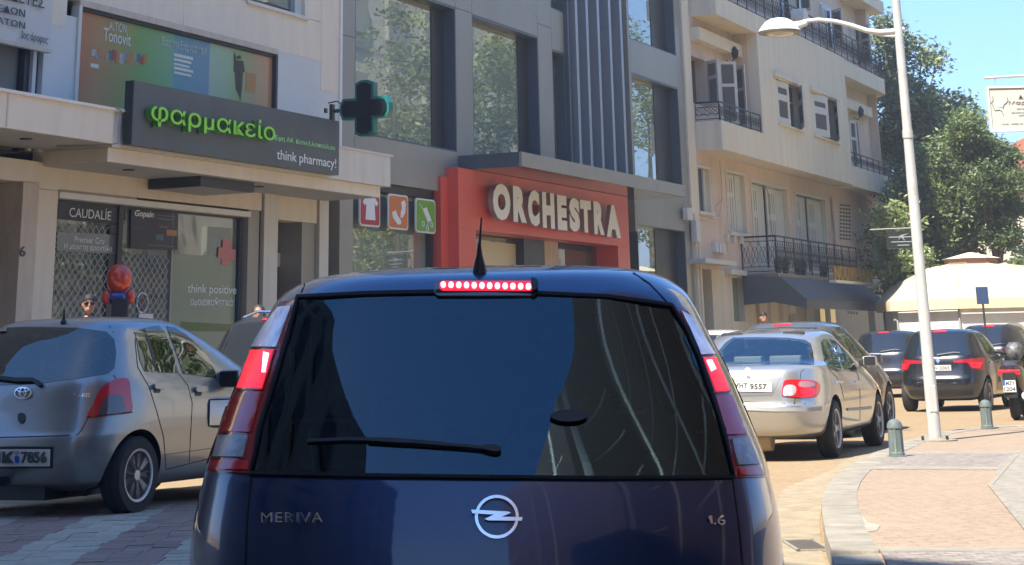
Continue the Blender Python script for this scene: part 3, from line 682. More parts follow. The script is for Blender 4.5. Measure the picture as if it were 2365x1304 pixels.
# ground floor
bz=Z(575,505)+.03
F('stone_panel',M_stone,ph,T(85,440),T(135,440),-.4,0,.14,Z(91,436)) ; F('stone_panel',M_stone,ph,T(85,440),T(317,440),-.4,0,Z(91,436)+.006,4.05)
F('stone_panel',M_stone,ph,T(317,440)+.006,T(604,480),-.4,0,bz+.13,4.05); F('stone_panel',M_stone,ph,T(135,440)+.003,T(317,440),-.4,.0,bz+.13,Z(91,436))
F('lintel_trim',M_white,ph,T(135,460),T(577,505),-.3,.02,bz,bz+.09)
F('metal_pier',M_clad,ph,T(577,520),T(602,520),-.4,-.03,.14,bz+.125)
F('stone_pier',M_marble,ph,T(608,520),T(640,520),-.4,.02,.14,4.05); F('pier_joint',M_seam,ph,T(604,520)+.004,T(607,520),-.4,-.05,.14,4.05)
F('stone_panel',M_stone,ph,T(641,480),T(734,480),-.4,-.02,Z(690,511),4.05)
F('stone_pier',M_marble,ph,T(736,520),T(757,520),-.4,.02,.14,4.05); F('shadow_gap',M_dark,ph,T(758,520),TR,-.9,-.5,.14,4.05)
dd=empty('side_door',(0,0,0)); dd.parent=ph
F('frame',M_dark,dd,T(641,520),T(734,520),-.75,-.6,.14,Z(690,511)); F('pane',M_shopd,dd,T(645,520),T(703,520),-.58,-.56,2.6,Z(650,511)-.05); F('transom',M_marble,dd,T(643,520),T(703,520),-.59,-.5,Z(670,595)-.12,Z(670,595)+.12)
F('door_leaf',M_dark,dd,T(643,640),T(700,640),-.59,-.54,.14,Z(670,605)-.1); F('door_jamb',M_clad,dd,T(703,520),T(733,520),-.75,-.05,.14,Z(690,511))
RP('door_sticker',M_white,dd,(659,622),(664,628),-.53,.01,off_meas=-.3); RP('door_sticker',M_white,dd,(679,620),(686,628),-.53,.01,off_meas=-.3)
# shopfront
sf=empty('shopfront',(0,0,0)); sf.parent=ph
x0,x1,x2,x3,x4=T(135,460),T(291,480),T(301,480),T(415,600),T(575,505)
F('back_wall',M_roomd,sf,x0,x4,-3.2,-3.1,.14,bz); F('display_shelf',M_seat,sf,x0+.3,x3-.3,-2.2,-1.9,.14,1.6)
F('pane',M_shopd,sf,x0,x1,-.20,-.19,.14,bz); F('pane',M_shopd,sf,x2,x3,-.20,-.19,.14,bz); F('pane',M_shopd,sf,x3+.02,x4-.1,-.20,-.19,.14,bz)
F('mullion',M_dark,sf,x1,x2,-.24,-.12,.14,bz); F('mullion',M_clad,sf,x3-.02,x3+.02,-.24,-.15,.14,bz); F('frame',M_dark,sf,x0,x4,-.24,-.14,bz-.03,bz)
F('frame',M_teal if False else M_reveal,sf,x4-.04,x4,-.3,-.15,.14,bz)
F('vinyl_sheet',M_frost,sf,x3+.02,x4-.10,-.188,-.184,.14,Z(480,588))
FP('vinyl_sheet',mat('green_vinyl_stripe',(.07,.14,.04),.15,spec=.8),sf,[(417,742),(562,750),(562,766),(417,764)],-.18,.003)
# roll-down lattice
lm=MB(); 
def lattice(tl,tr,zlo,zhi,off):
    s_=.155; 
    k=int((tr-tl+zhi-zlo)/s_)+2
    for sg in (1,-1):
        for i in range(-k,k):
            pts=[]
            c=(tl+i*s_*1.02)
            # wavy bars
            n=int((zhi-zlo)/(s_/2)); 
            for j in range(n+1):
                z=zlo+j*s_/2; x=c+sg*(z-zlo)*1.02+.012*math.sin(j*math.pi/2+i)
                if tl<=x<=tr: pts.append((x,-off-(.006 if sg>0 else 0),z))
            if len(pts)>1: lm.tube(pts,.0085,4,False)
lattice(x0+.02,x1-.02,.2,Z(200,512),-.165); lattice(x2+.02,x3-.04,.2,Z(350,580),-.165)
tag(lm.build('security_lattice',mat('galvanised_lattice',(.42,.43,.41),.5,metal=.4),sf),kind='stuff')
FP('poster',mat('charcoal_vinyl',(.035,.035,.05),.2),sf,[(135,463),(291,481),(291,506),(272,517),(133,504)],-.15,.006)
F('poster',mat('charcoal_vinyl',(.035,.035,.05)),sf,T(272,520),x1,-.156,-.15,.14+1.5,Z(280,517))
FP('poster',mat('charcoal_vinyl2',(.045,.045,.06),.2),sf,[(303,482),(412,493),(410,577),(302,573)],-.15,.006)
TX('CAUDALÍE',(160,490),(256,505),(168,474),(250,508),-.143,M_print,sf,.004,bold=-.002); TX('Gopain',(311,495),(355,500),(315,484),(345,506),-.143,M_print,sf,.004,bold=.02,shear=.2)
FP('poster',mat('grey_vinyl_band',(.23,.25,.235),.3),sf,[(133,535),(272,542),(270,586),(131,579)],-.15,.005)
TX('Premier Cru',(172,553),(240,556),(180,545),(235,563),-.143,M_print,sf,.004); TX('Η μέγιστη φροντίδα',(148,570),(258,578),(190,563),(230,582),-.143,M_print,sf,.004)
for i,(a,b) in enumerate([((365,497),(405,500)),((365,505),(402,507)),((310,522),(335,524)),((310,527),(335,529)),((368,522),(388,525)),((342,565),(402,569))]): RP('poster_line',M_gprint if i<5 else M_print,sf,a,b,-.143,.004)
RP('poster_line',mat('carton_print2',cols[2]),sf,(385,530),(408,545),-.143,.004); RP('poster_line',mat('carton_print5',cols[5]),sf,(360,540),(378,555),-.143,.004)
TX('think positive!',(433,665),(550,672),(445,655),(480,683),-.183,M_print,sf,.006,bold=.004); TX('ομοιοπαθητικά',(440,695),(538,702),(470,686),(480,710),-.183,M_print,sf,.004)
cq=MB(); 
for pts in [[(514,553),(532,554),(528,614),(510,612)],[(504,570),(544,576),(542,601),(502,596)]]: cq.prism(slope_poly(pts,-.18),.18,.17 if pts[0][0]==514 else .168,'y')
cq.build('pink_cross',mat('pink_vinyl',(.55,.20,.20),.3),sf)
MB().lathe([(.165,0),(.165,.01)],24,'y',(T(350,698),.17,Z(350,698))).build('door_sticker',M_print,sf); MB().lathe([(.135,-.004),(.135,.01)],24,'y',(T(350,698),.168,Z(350,698))).build('door_sticker',mat('brown_print',(.08,.04,.035),.4),sf)
RP('notice',M_white,sf,(321,724),(353,741),-.14,.01)
# neighbour entrance on the left with the number pier
F('stone_pier',M_stone2,ph,T(47,440),T(84,440),-.5,.05,.14,Z(60,421)); F('stone_panel',M_stone,ph,-9,T(84,440),-.5,.02,Z(60,421)+.006,4.05)
for i in range(6): F('entrance_panel',mat('taupe_entrance_panel',(.17,.155,.13),.6,var=.06),ph,-7,T(40,500),-.9,-.6,2.62+.31*i if i<4 else 0.,2.615+.31*(i+1) if i<4 else .01)
F('entrance_panel',mat('taupe_entrance_panel',(.17,.155,.13)),ph,-7,T(25,600),-.95,-.7,.14,2.6)
F('notice_board',M_dark,ph,-4,T(18,600),-.6,-.55,2.0,2.5); F('notice',M_white,ph,-4,T(16,680),-.6,-.55,1.5,1.95)
TX('6',(45,580),(58,582),(50,568),(50,592),.055,M_dprint,ph,.01,bold=.01)
# canopy: upper parapet band in two lengths, lower beam, soffits
CZ1,CZ0=Z(150,236,1.25),Z(150,315,1.25)
F('canopy_fascia',M_stone,ph,-9,T(262,300,1.25),-.2,1.25,CZ0,CZ1); F('canopy_coping',M_white,ph,-9,T(305,300,1.25),-.2,1.29,CZ1,CZ1+.04)
F('canopy_joint',M_stone2,ph,T(15,250,1.25),T(19,250,1.25),.9,1.255,CZ0+.01,CZ1-.01)
F('canopy_fascia',M_marble,ph,T(262,300,1.25)+.03,T(905,400,1.25),-.2,1.22,Z(905,432,1.22),Z(905,362,1.22))
F('canopy_coping',M_wpanel,ph,T(640,300,1.22),T(906,362,1.22),.9,1.24,Z(905,362,1.22),Z(905,362,1.22)+.035)
bb0,bb1=Z(248,372,1.15),Z(248,338,1.15)
F('canopy_beam',M_stone,ph,T(248,372,1.15),T(878,440,1.15),-.2,1.15,bb0,Z(905,432,1.22)-.004)
F('soffit',M_soff,ph,T(248,372,1.15)+.05,T(878,440,1.15)-.05,-.2,1.1,bb0-.006,bb0-.002)
F('soffit',M_soff,ph,-9,T(262,300,1.25),-.2,1.2,CZ0-.006,CZ0-.002)
for q in ((60,325),(297,396),(598,440)): MB().lathe([(.09,0),(.09,.02)],16,'z',(T(*q,.7),-.7,(CZ0 if q[0]<100 else bb0)-.022)).build('downlight',M_dark,ph)
hd=empty('window_hood',(0,0,0)); hd.parent=ph
hz0,hz1=Z(463,429,1.0),Z(463,404,1.0)
F('hood_box',M_dark,hd,T(463,429,1.0),T(587,444,1.0),.02,1.0,hz0,hz1); F('hood_underside',M_soff,hd,T(463,429,1.0)+.06,T(587,444,1.0)-.06,.05,.94,hz0-.006,hz0-.001)
cb=MB(); cb.tube([(T(268,250,1.3),-1.3,Z(268,248,1.3)),(T(278,270,1.3),-1.31,Z(278,255,1.3)),(T(272,320,1.3),-1.31,Z(272,300,1.3)),(T(272,330,1.3),-1.3,Z(270,330,1.3)),(T(230,338,1.1),-1.1,CZ0-.03),(T(130,345,.5),-.5,CZ0-.02)],.012,6); cb.build('cable',M_gprint,ph)
# banner top left
bn=empty('banner',FO,FROT,'white cloth banner with black Greek capitals at the top left','sign')
BO=.1; m=MB(); ncol=14; bl,br_=-5.0,T(118,60,BO); z0,z1=Z(60,103,BO),8.6
vs=[];fs=[]
for i in range(ncol+1):
    for j in range(9):
        u=i/ncol; v=j/8; vs.append((bl+(br_-bl)*u,-(BO+.02*math.sin(u*9+v*3)*(.3+v)),z0+(z1-z0)*v))
for i in range(ncol):
    for j in range(8): a=i*9+j; fs.append((a,a+9,a+10,a+1))
m.add(vs,fs); m.build('cloth',mat('white_banner_cloth',(.55,.54,.50),.7,var=.05),bn,smooth=True)
TX('ΚΑΤΑΣΚΕΥΕΣ',(-58,0),(103,5),(60,-18),(95,18),BO+.04,M_dprint,bn,.004,bold=.012); TX('ΔΑΠΕΔΩΝ',(-62,30),(58,30),(20,14),(50,38),BO+.04,M_dprint,bn,.004,bold=.012)
TX('ΕΠΙΧΡΙΣΜΑΤΩΝ',(-130,50),(58,60),(20,43),(50,65),BO+.04,M_dprint,bn,.004,bold=.012); TX('3ος όροφος',(48,85),(111,95),(60,72),(85,100),BO+.04,M_dprint,bn,.004,shear=.15)
F('batten',M_stone2,bn,bl,br_+.02,BO-.06,BO+.03,z0-.05,z0)

# pharmacy sign board
sg=empty('pharmacy_sign',FO,FROT,'slate grey sign board with raised green Greek letters and think pharmacy below','sign')
SO=1.42; st0,st1=T(307,260,SO),T(783,330,SO); sz1,sz0=Z(545,232,SO),Z(545,369,SO)
F('board',M_signg,sg,st0,st1,1.27,SO,sz0,sz1); F('board_edge',M_dark,sg,st0-.012,st0-.002,1.27,SO-.005,sz0,sz1)
TX('φαρμακείο',(343,260),(630,300),(360,233),(437,305),SO+.07,M_green,sg,.05,bold=.006,side=M_green2,name='green_lettering')
TX('φαρμακείο',(335,260),(622,300),(352,235),(429,307),SO+.012,M_green2,sg,.02,bold=.006,name='letter_backing')
TX('Έφη Αθ. Κανελλοπούλου',(633,325),(773,340),(640,312),(700,337),SO+.006,M_ltgreen,sg,.006,bold=.004); TX('think pharmacy!',(639,360),(776,370),(645,345),(745,390),SO+.006,M_print,sg,.006,bold=.004)
# pharmacy cross on its bracket
tcx=T(766,250,1.25); oc=1.95
px_=empty('pharmacy_cross',FO+NX*oc+UX*tcx+Vector((0,0,Z(845,250,oc))),FROT-math.pi/2,'dark unlit LED pharmacy cross with teal edge projecting over the canopy','sign')
A=.44; B=.185
def crossp(a,b,c=.05):
    p=[(-b,-a),(-b*.4,-a-c),(b*.4,-a-c),(b,-a),(b,-b),(a,-b),(a+c,-b*.4),(a+c,b*.4),(a,b),(b,b),(b,a),(b*.4,a+c),(-b*.4,a+c),(-b,a),(-b,b),(-a,b),(-a-c,b*.4),(-a-c,-b*.4),(-a,-b),(-b,-b)]
    return p
MB().prism(crossp(A,B),-.08,.08,'y').build('cross_case',M_teal,px_); MB().prism(crossp(A-.045,B-.045),-.10,.10,'y').build('led_panel',M_cross,px_)
MB().tube([(-A-.04,0,0),(-A-.26,0,0)],.035,8).tube([(-A-.04,0,.1),(-A-.15,0,.17),(-A-.33,0,.15)],.012,6).box(-A-.28,-A-.22,-.05,.05,-.25,.12).box(-A-.40,-A-.36,-.03,.03,-.02,.06).build('bracket',M_dark,px_)

# ------------------------------------------------------------ clothes shop building (grey metal cladding)
ob=empty('shop_building',FO,FROT,'grey metal clad shop building with big display windows and a red portal','building')
O0=TR+.04; O1=28.35; OT=19.
def clad(t0,t1,z0,z1,o1=0.,o0=-1.0,m=M_clad): return F('cladding_panel',m,ob,t0+.006,t1-.006,o0,o1,z0+.006,z1-.006)
wa0,wa1,waz0,waz1=T(820,100),T(1054,200),Z(1055,351),Z(1053,17)
wb0,wb1,wbz0,wbz1=T(1092,200),T(1245,200),4.9,Z(1200,70)
wc0,wc1=T(1277,200),T(1306,200); lv1=T(1458,300)
wd0,wd1=lv1+.15,T(1565,200); dz0,dz1,ez0=Z(1535,422),Z(1530,191),Z(1530,117)
zb=Z(1055,360)-.05   # bottom of the first floor cladding
gz1=Z(905,425)       # top of ground floor glazing
clad(O0,wa0,gz1,7.2);clad(O0,wa0,7.2,OT);clad(wa0,wa1,gz1,waz0);clad(wa0,wa1,waz1,11.2);clad(wa0,wa1,11.2,OT)
clad(wa1,wb0,4.2,8.5);clad(wa1,wb0,8.5,OT);clad(wb0,wb1,wbz1,11.5);clad(wb0,wb1,11.5,OT);clad(wb1,wc0,4.2,Z(1260,60));clad(wb1,wc0,Z(1260,60),OT)
clad(wb0,wb1,4.2,wbz0)
clad(wc0,wc1,Z(1290,118),Z(1290,25)); clad(wc0,wc1,4.2,5.0)
clad(lv1,wd0,4.2,OT);clad(wd0,wd1,ez0-1.15,ez0,0,m=M_clad2) if False else clad(wd0,wd1,dz1,ez0);clad(wd1,O1,.14,6.2);clad(wd1,O1,6.2,10);clad(wd1,O1,10,OT);clad(wd0,wd1,Z(1520,525),dz0)
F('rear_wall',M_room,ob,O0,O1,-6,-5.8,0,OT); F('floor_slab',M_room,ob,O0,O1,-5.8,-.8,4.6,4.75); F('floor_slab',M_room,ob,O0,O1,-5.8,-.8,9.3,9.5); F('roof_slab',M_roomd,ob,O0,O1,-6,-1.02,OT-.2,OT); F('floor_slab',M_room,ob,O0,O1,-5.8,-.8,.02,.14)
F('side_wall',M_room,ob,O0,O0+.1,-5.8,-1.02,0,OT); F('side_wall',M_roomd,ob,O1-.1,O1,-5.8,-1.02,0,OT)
F('partition',M_room,ob,wb1+.4,wb1+.5,-5.8,-1.2,4.75,9.3)
def display(name,t0,t1,z0,z1,gl,gr=None,rv=.45,tag_=None,mm=None):
    """deep display window: blue grey reveals, pane set back"""
    w_=empty(name,(0,0,0)); w_.parent=ob; gr=gr if gr else t1
    F('reveal',M_reveal,w_,t1-.04,t1,-rv-.3,-.004,z0,z1); F('reveal',M_reveal,w_,t0,t1-.041,-rv-.3,-.006,z1-.05,z1); F('reveal',M_reveal,w_,t0,t0+.03,-rv-.3,-.005,z0,z1-.051); F('sill',M_reveal,w_,t0+.031,t1-.041,-rv-.3,-.01,z0,z0+.03)
    F('frame',M_dark,w_,gr,t1-.042,-rv-.1,-rv+.02,z0+.031,z1-.051)
    F('pane',mm or M_shop,w_,t0+.032,gr-.01,-rv-.02,-rv,z0+.031,z1-.051); return w_
d1=display('display_window',wa0,wa1,waz0,waz1,0,T(1024,200),.3)
F('glass_fin',M_shopd,d1,T(1004,200,-.3),T(1005,200,-.3)+.01,-.9,-.34,waz0+.04,waz1-.06)
d2=display('display_window',wb0,wb1,wbz0,wbz1,0,T(1222,200),.3)
d3=display('display_window',wc0,wc1,5.0,Z(1290,118),0,None,.25,mm=M_shopd); display('display_window',wc0,wc1,Z(1290,25),OT-.3,0,None,.25,mm=M_shopd)
d4=display('display_window',wd0,wd1,dz0,dz1,0,T(1535,300),.3); d5=display('display_window',wd0,wd1,ez0,OT-.4,0,T(1525,60),.3)
# things seen inside
for (x,off,z0,z1,r) in ((945,-1.6,4.75,9.3,.42),(885,-1.5,.14,4.6,.42)):
    MB().lathe([(r,z0),(r,z1)],24,'z',(T(x,200,off),-off,0)).build('round_column',mat('blue_grey_column',(.20,.25,.27),.5),ob,smooth=True)
lt=0
for t_,o_ in [(T(x,30,-1.2),-1.2) for x in (870,900,930,960)]+[(T(x,100,-1.2),-1.2) for x in (1110,1135,1160,1185,1210)]:
    MB().lathe([(.10,0),(.13,.25)],12,'z',(t_,-o_,8.9)).build('spot_light',M_white,ob)
def shelf(t0,t1,z0,z1,off,m=M_gprint,leg=True): F('display_stand',m,ob,t0,t1,off-.5,off,z0,z1)
shelf(T(960,300,-1),T(1003,300,-1),5.0,Z(980,300,-1),-1.0,M_white); shelf(T(890,300,-1.3),T(955,300,-1.3),4.76,Z(920,270,-1.3),-1.3,mat('teal_grey_toy',(.20,.27,.29)))
shelf(T(1100,300,-1.2),T(1180,300,-1.2),4.76,Z(1150,262,-1.2),-1.2,mat('blue_grey_crate',(.12,.19,.23))); 
shelf(T(1095,200,-3),T(1183,200,-3),Z(1130,270,-3),Z(1130,205,-3),-3.,M_white); shelf(T(1095,160,-3),T(1183,160,-3),Z(1130,192,-3),Z(1130,148,-3),-3.05,M_white)
mn=MB(); tx_,zx_=T(850,150,-.7),Z(850,170,-.7); mn.ell((tx_,.7,zx_+1.2),(.1,.12,.14)).ell((tx_,.7,zx_+.75),(.2,.13,.32)).tube([(tx_-.06,.7,zx_+.5),(tx_-.2,.68,zx_-.1),(tx_-.05,.72,zx_-.6)],.06).tube([(tx_+.06,.7,zx_+.5),(tx_+.25,.66,zx_+.0),(tx_+.42,.7,zx_-.5)],.06).tube([(tx_+.15,.7,zx_+.9),(tx_+.4,.6,zx_+.6),(tx_+.3,.6,zx_+.2)],.045)
mn.build('shop_dummy',mat('grey_dummy',(.16,.16,.16)),ob,smooth=True)
for a,b in (((1095,255),(1118,315)),((1103,262),(1126,312)),((1095,330),(1140,348))):
    MB().tube([(T(*a,-.8),.8,Z(*a,-.8)),(T(*b,-.8),.8,Z(*b,-.8))],.02,6).build('pushchair_bar',M_white,ob)
# louvre screen
ls=empty('louvre_screen',(0,0,0)); ls.parent=ob
lzb=5.2; F('backing',M_reveal,ls,wc1+.01,lv1-.01,-.6,-.12,lzb,OT)
for x in (1332,1357,1383,1410,1436): t_=T(x,200,.12); F('fin',M_fin,ls,t_-.10,t_+.06,-.12,.18,lzb,OT)
F('fin',M_reveal,ls,wc1+.01,T(1318,200,.1),-.12,.10,lzb,OT)
# canopy
CO=1.5; cz0,cz1=4.985,5.285; ct0=12.98; ct1=T(1582,440,CO)
cn=empty('shop_canopy',(0,0,0)); cn.parent=ob
n5=5
for i in range(n5): a=ct0+(ct1-ct0)*i/n5; b=ct0+(ct1-ct0)*(i+1)/n5; F('canopy_fascia',M_clad2,cn,a+.004,b-.004,CO-.06,CO,cz0,cz1)
F('canopy_end',M_reveal,cn,ct0,ct0+.05,.003,CO-.061,cz0,cz1); F('canopy_top',M_clad,cn,ct0+.051,ct1,.003,CO-.061,cz1-.05,cz1-.004)
F('glossy_soffit',mat('glossy_grey_soffit',(.13,.13,.125),.04,metal=.9,spec=1),cn,ct0+.051,ct1,.003,CO-.061,cz0+.004,cz0+.02)
# red portal
pr=empty('red_portal',(0,0,0)); pr.parent=ob; PO=.30
p0,p1=T(1059,500,PO),T(1452,520,PO); q0,q1=T(1100,560,PO),T(1428,600,PO); qz=Z(1265,549,PO); q_up=Z(1065,480,PO)
F('red_panel',M_red,pr,p0,q0-.004,-.3,PO,.14,qz-.004); F('red_panel',M_red,pr,q1+.004,p1,-.3,PO,.14,qz-.004); F('red_panel',M_red,pr,p0,p1,-.3,PO-.001,qz,cz0-.004)
F('red_side_panel',M_red,pr,p0-.35,p0-.005,-.4,.06,.14,gz1+.3)
en=empty('entrance',(0,0,0)); en.parent=ob
F('door_pane',M_shopd,en,T(1290,600,-.4),q1,-.45,-.43,.14,qz); F('display_pane',M_shopd,en,q0,T(1210,600,-.4),-.45,-.43,.14,qz); F('poster_board',mat('pale_yellow_board',(.68,.66,.42),.4),en,T(1108,600,-.41),T(1208,600,-.41),-.43,-.41,1.6,qz-.12)
F('dark_pier',M_dark,en,T(1210,600,-.2)+.02,T(1256,600,-.2),-.8,-.2,.14,qz); F('pale_pier',M_stone2,en,T(1258,600,-.25),T(1290,600,-.25),-.8,-.25,.14,qz); F('red_reveal',mat('deep_red_panel',(.28,.02,.02),.35),en,T(1402,600,-.3),q1,-.42,-.28,.14,qz); F('door_frame',M_dark,en,T(1292,600,-.4),T(1400,600,-.4),-.44,-.40,qz-.12,qz)
F('partition',M_roomd,en,T(1290,600,-2),q1+1,-2.5,-2.3,.14,qz+.3)
# ground floor glazing, left of the portal
gl=empty('ground_floor_window',(0,0,0)); gl.parent=ob
g0=T(818,500); g1=T(1005,500); F('pane',M_shop,gl,g0,g1,-.25,-.23,.14,gz1-.16); F('frame',M_dark,gl,g0,p0-.35,-.3,-.1,gz1-.16,gz1); F('frame',M_dark,gl,g1+.01,p0-.36,-.5,-.12,.14,gz1-.17); F('metal_pier',M_clad,gl,O0+.01,g0-.01,-.6,-.02,.14,gz1-.01)
F('roller_shade',M_white,gl,T(908,500,-.5),T(1003,500,-.5),-.52,-.5,Z(950,545,-.5),gz1-.2)
for i in range(5): F('display_shelf',M_stone2 if i%2 else M_dark,gl,T(825+i*35,600,-1),T(852+i*36,600,-1),-1.6,-1.0,.14,2.0+.25*((i*7)%3))
for a,b,c in (((905,560),(960,570),M_white),((915,580),(950,592),M_white),((965,572),(1003,580),M_white),((835,500),(850,580),M_red),((822,440),(835,560),M_dark)): RP('hanging_garment',c,gl,a,b,-.8,.05)
g2=display('ground_floor_window',wd0,wd1,.3,Z(1520,522),0,T(1537,600),.3); RP('sticker',M_eub,ob,(1458,618),(1472,640),-.28,.005)
# raised letters of the shop name: one thing, a child per letter
sn=empty('shop_name_sign',FO,FROT,'big white raised capitals ORCHESTRA on the red portal','sign')
zz=lambda y:400+y/2.956
for ch,x0_,x1_,y0_,y1_ in (('O',968,1088,72,322),('R',1107,1197,92,335),('C',1208,1285,116,360),('H',1306,1388,133,375),('E',1408,1472,152,388),('S',1489,1560,170,398),('T',1564,1638,186,404),('R',1656,1727,196,418),('A',1740,1836,217,437)):
    X0,X1=800+x0_/2.956,800+x1_/2.956; mx=(X0+X1)/2
    TX(ch,(X0,450),(X1,450),(mx,zz(y0_)),(mx,zz(y1_)),PO+.13,M_letter,sn,.11,bold=.07,side=M_lside,name='letter')
    for v in sn.children[-1].data.vertices:
        pass
# three square shop icons
for nm,lab,pts,cm in (('shop_icon_panel','rounded red panel with a white T-shirt symbol beside the canopy end',((831,443),(878,526)),(.42,.03,.05)),('shop_icon_panel','rounded orange panel with white shoes symbol on the shop window',((897,446),(943,533)),(.62,.17,.04)),('shop_icon_panel','rounded green panel with white pushchair symbol nearest the red portal',((960,456),(1006,541)),(.14,.36,.02))):
    e=empty(nm,FO,FROT,lab,'sign','icon panels on the clothes shop window'); (a,b)=pts; my=.03
    t0,t1,z1,z0=T(*a,.03),T(*b,.03),Z((a[0]+b[0])/2,a[1]+3,.03),Z((a[0]+b[0])/2,b[1]-3,.03)
    MB().prism(rrect(t0,t1,z0,z1,.09),-.03,.0,'y').build('panel_border',M_white,e); MB().prism(rrect(t0+.035,t1-.035,z0+.035,z1-.035,.075),-.036,-.031,'y').build('panel_face',mat('icon_%d'%int(cm[0]*100),cm,.4),e)
    W_,H_=t1-t0,z1-z0; q=lambda u,v:(t0+u*W_,z0+v*H_); s=MB()
    if 'T-shirt' in lab: s.prism([q(*k) for k in ((.3,.9),(.42,.86),(.58,.86),(.7,.9),(.88,.72),(.78,.62),(.7,.7),(.74,.2),(.26,.2),(.3,.7),(.22,.62),(.12,.72))],-.042,-.037,'y')
    elif 'shoes' in lab:
        s.prism([q(*k) for k in ((.15,.48),(.25,.5),(.35,.55),(.42,.42),(.62,.25),(.6,.16),(.45,.14),(.2,.32))],-.042,-.037,'y'); s.prism([q(*k) for k in ((.62,.8),(.78,.86),(.85,.76),(.82,.5),(.7,.36),(.58,.34),(.6,.5),(.66,.62))],-.042,-.037,'y')
    else:
        s.prism([q(*k) for k in ((.32,.68),(.52,.76),(.78,.38),(.58,.32))],-.042,-.037,'y')
        s.tube([(q(.18,.82)[0],-.04,q(.18,.82)[1]),(q(.35,.68)[0],-.04,q(.35,.68)[1]),(q(.6,.32)[0],-.04,q(.6,.32)[1]),(q(.55,.2)[0],-.04,q(.55,.2)[1])],.012,6)
        for u,v in ((.35,.26),(.56,.14),(.78,.26)):
            k=16; s.tube([(q(u,v)[0]+.05*math.cos(6.283*i/k),-.041,q(u,v)[1]+.05*math.sin(6.283*i/k)) for i in range(k+1)],.011,5,False)
    s.build('panel_symbol',M_print,e)

# ------------------------------------------------------------ pink apartment building
pk=empty('apartment_building',FO,FROT,'pink and cream apartment building with a projecting bay, iron balconies and white shutters','building')
K0=O1+.03; K1=T(2035,600); KT=17.4; BO=.80
# wall with reveals: solid blocks between the openings of each storey
def wallrow(z0,z1,t0,t1,holes,off=0.,m=M_pink,dep=.5,name='wall'):
    """holes: (t0,t1,z0,z1)"""
    t=t0
    for h in sorted(holes):
        if h[0]>t: F(name,m,pk,t,h[0],off-dep,off,z0,z1)
        if h[2]>z0: F(name,m,pk,h[0],h[1],off-dep,off,z0,h[2])
        if h[3]<z1: F(name,m,pk,h[0],h[1],off-dep,off,h[3],z1)
        t=h[1]
    if t<t1: F(name,m,pk,t,t1,off-dep,off,z0,z1)
F('rear_mass',M_roomd,pk,K0,K1,-9,-1.2,0,KT-.5); F('end_wall',M_pink,pk,K1-.2,K1-.001,-9,-.5,0,KT)
def shutter(par,t,z0,z1,w_,off,ang=0.,hinge=1,name='shutter',mid=.62):
    """louvred leaf with two fields; ang opens it outward round its hinge"""
    a=bpy.data.objects.new(name,None); COL.objects.link(a); a.parent=par; a.location=(t,-off,0); a.rotation_euler=(0,0,ang)
    x0,x1=(0,w_*hinge); 
    if x0>x1:x0,x1=x1,x0
    s=w_*.16; h=z1-z0; m=MB(); m.box(x0,x0+s,-.02,.02,z0,z1).box(x1-s,x1,-.02,.02,z0,z1).box(x0+s,x1-s,-.019,.019,z0,z0+s).box(x0+s,x1-s,-.019,.019,z1-s,z1).box(x0+s,x1-s,-.019,.019,z0+h*mid-s*.5,z0+h*mid+s*.5)
    m.build('leaf_frame',M_shut,a)
    q=MB(); z=z0+s+.02
    while z<z1-s:
        if abs(z-(z0+h*mid))>s*.6: q.add([(x0+s,-.012,z),(x1-s,-.012,z),(x1-s,.012,z+.03),(x0+s,.012,z+.03)],[(0,1,2,3)])
        z+=.035
    q.box(x0+s,x1-s,.010,.014,z0+s,z1-s)
    q.build('slats',M_slat,a); return a
def pslats(par,t0,t1,z0,z1,off):
    """closed pair of shutters with narrow vertical slots"""
    m=MB(); m.fb(t0,t1,off-.05,off,z0,z1); m.build('shutter_leaf',M_shut,par)
    s=MB(); n=4; w_=(t1-t0)
    for i in range(n):
        c=t0+w_*(.2+.2*i); 
        for a,b in ((.06,.60),(.68,.93)): s.fb(c-w_*.028,c+w_*.028,off-.001,off+.002,z0+(z1-z0)*a,z0+(z1-z0)*b)
    s.build('slots',M_slat,par)
